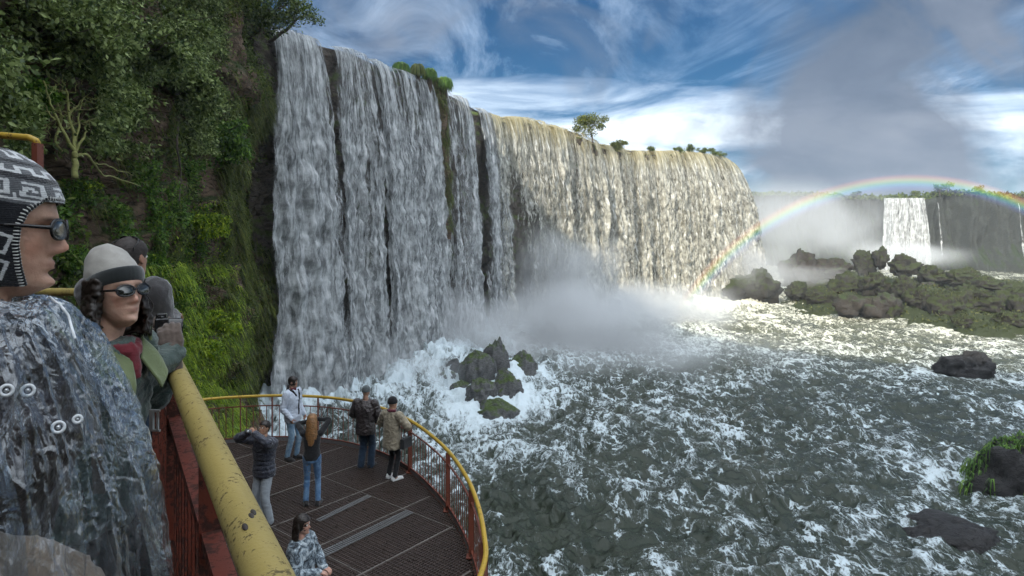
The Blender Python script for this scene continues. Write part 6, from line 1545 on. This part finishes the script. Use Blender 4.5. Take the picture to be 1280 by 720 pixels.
    for q in range(46):
        rg = np.random.default_rng(q); a = rg.uniform(-2.0, 2.0); x = math.sin(a)*.09; y = -math.cos(a)*.09
        pts = [T((x, y, .10)), T((x*1.15 + rg.normal()*.01, y*1.1, .05)), T((x*1.25 + rg.normal()*.012, y*1.1 + rg.normal()*.012, .0)), T((x*1.1 + rg.normal()*.015, y + rg.normal()*.015 + .015, -.055))]; m.tube(catmull(pts, 12), .0022, 5)
    V = np.concatenate(m.V); tag(mesh_obj('loose_locks', V, m.F, M_HAIR_D, f.t), kind='stuff')
    sunglasses(f, .028, .0185, .096, .116)
    # beanie
    V, Fc = head_geo(0, 120, 110, grow=.006, feat=False); V = V.copy(); up = smooth01(V[:, 2], .15, .235); V[:, 2] += up*.050; V[:, 1] -= up*.034; lim = .160 + .22*V[:, 1]*1.0; lo = V[:, 2] < lim; V[lo, 2] = (lim - (lim - V[:, 2])*.04)[lo]
    V = V + unit_rows(V - np.array([0, 0, .12]))*(.003*noise3(V[:, 0]*30, V[:, 1]*30, V[:, 2]*30))[:, None]
    bn = mesh_obj('beanie', V*K @ M.T + o, Fc, cloth_mat('light_grey_felt', (.36, .34, .31), ws=20, wrinkle=.3, dist=.004), f.t)
    th = np.linspace(0, 2*math.pi, 73)[:-1]; rr_ = np.linspace(0, 2*math.pi, 25)[:-1]; Vb = []
    for a in th:
        s_, c_ = math.sin(a), math.cos(a); k2 = (abs(s_)**2.15 + abs(c_)**2.15)**(-1/2.15); bx, by = .077*s_*k2, -.008 + (.094 if c_ > 0 else .094)*c_*k2; cz = .158 + .22*by
        for b_ in rr_: wv = .0012*math.sin(a*40); Vb.append((bx + s_*(.009*math.cos(b_) + wv), by + c_*(.009*math.cos(b_) + wv), cz + .026*math.sin(b_)))
    n1, n2 = 72, 24; Fb = [(i*n2 + jj, ((i+1) % n1)*n2 + jj, ((i+1) % n1)*n2 + (jj+1) % n2, i*n2 + (jj+1) % n2) for i in range(n1) for jj in range(n2)]
    mesh_obj('brim', np.array(Vb)*K @ M.T + o, Fb, cloth_mat('black_fleece', (.013, .017, .018), ws=40, wrinkle=.3, dist=.003, sheen=.6), bn)
    # strap, pocket seam, buckle
    m = MB(); 
    for q in range(1): pass
    st = catmull([W((-1.46, 1.97, -.30)), W((-1.36, 1.93, -.33)), W((-1.29, 1.93, -.42)), W((-1.265, 1.94, -.56)), W((-1.27, 1.97, -.80))], 30)
    for a, b_ in zip(st[:-1], st[1:]): m.bar(a, b_ + (b_ - a)*.15, .034, .006, up=(1, .4, .3))
    m.build('pack_strap', cloth_mat('tan_strap', (.10, .085, .070)), f.t)
    m = MB(); c = W((-1.10, 1.955, -.575)); m.bar(c - (0, 0, .03), c + (0, 0, .03), .012, .008); m.bar(c + (.0, .02, -.03), c + (.0, .02, .03), .006, .006); m.bar(c + (0, -.008, .03), c + (0, .028, .03), .006, .006); m.bar(c + (0, -.008, -.03), c + (0, .028, -.03), .006, .006)
    m.build('buckle', M_SILVER, f.t)
    cam_ = MB(); cam_.box((0, 0, 0), (.125, .045, .078)); cam_.box((0, .0, .044), (.05, .036, .022)); cam_.tube([(0, .02, 0), (0, .075, -.002)], [.033, .031], 20); cam_.tube([(.045, 0, .038), (.045, 0, .048)], .010, 12)
    V, Fc = np.concatenate(cam_.V), cam_.F; oc = mesh_obj('photo_camera', V, Fc, M_FRAME, None, False); oc.location = (-1.385, 2.53, -.375); oc.rotation_euler = (0, 0, R(-62)); tag(oc, 'black camera held in brown gloves at the end of the thick rail', 'camera')
    bv = oc.modifiers.new('b', 'BEVEL'); bv.width = .004; bv.segments = 2
woman_beanie()

def man_fleece():
    f = Figure('man in a charcoal fleece with sunglasses pushed up on his cropped hair, behind the beanie woman', (-2.20, 3.55, -1.65), 82, 1.72, (.42, .23, .16), vox=.008)
    f.t['label'] = 'man in charcoal fleece, sunglasses pushed up on cropped hair, seen from behind'
    k = f.k; pel = (0, -.03, .92*k); ch = (0, .06, 1.26*k); nk = (0, .08, 1.40*k)
    f.torso(f.body, pel, ch, nk); legs(f, [(-.11, 0, 0), (.11, -.03, 0)], pel, M_NAVY, shoemat=M_SHOE_D)
    j = MB(); f.torso(j, (0, -.02, .86*k), ch, nk, .04, 1.02); sh = [(-.20*k, .06, 1.34*k), (.20*k, .06, 1.34*k)]
    w = arms(f, j, sh, [(-.02, .34, 1.14), (.10, .33, 1.14)], [(-.4, -.5, -1), (.3, -.5, -1)], .026)
    capsule(j, catmull([(-.07, .08, 1.41*k), (0, .02, 1.44*k), (.07, .08, 1.41*k)], 10), .035)
    for i in (0, 1): hand_geo(f.body, w[i][1], frame((.35 - .7*i, .9, 0), (0, 0, 1)), (1, -1)[i])
    f.add_head((0, .13, 1.385), -2, -4, jaw=1.15).neck((0, .06, 1.34)).finish_body(1).eyes()
    f.wear('fleece', j, cloth_mat('charcoal_fleece', (.052, .048, .050), ws=16, sheen=.6, wrinkle=.5), vox=.010, fold=.006, fs=8)
    hair_cap(f, plain('cropped_hair', (.035, .027, .024), .7, var=.6, vscale=60, bump=.5, bscale=300, bdist=.002), .006, .16, .045, .115, fs=160, fold=.003)
    o, M, K = f.H; f.H = (o + M @ np.array([0, .0, .095]), M @ rotx(R(35)), K); sunglasses(f, .026, .017, .075, .108); f.H = (o, M, K)
man_fleece()
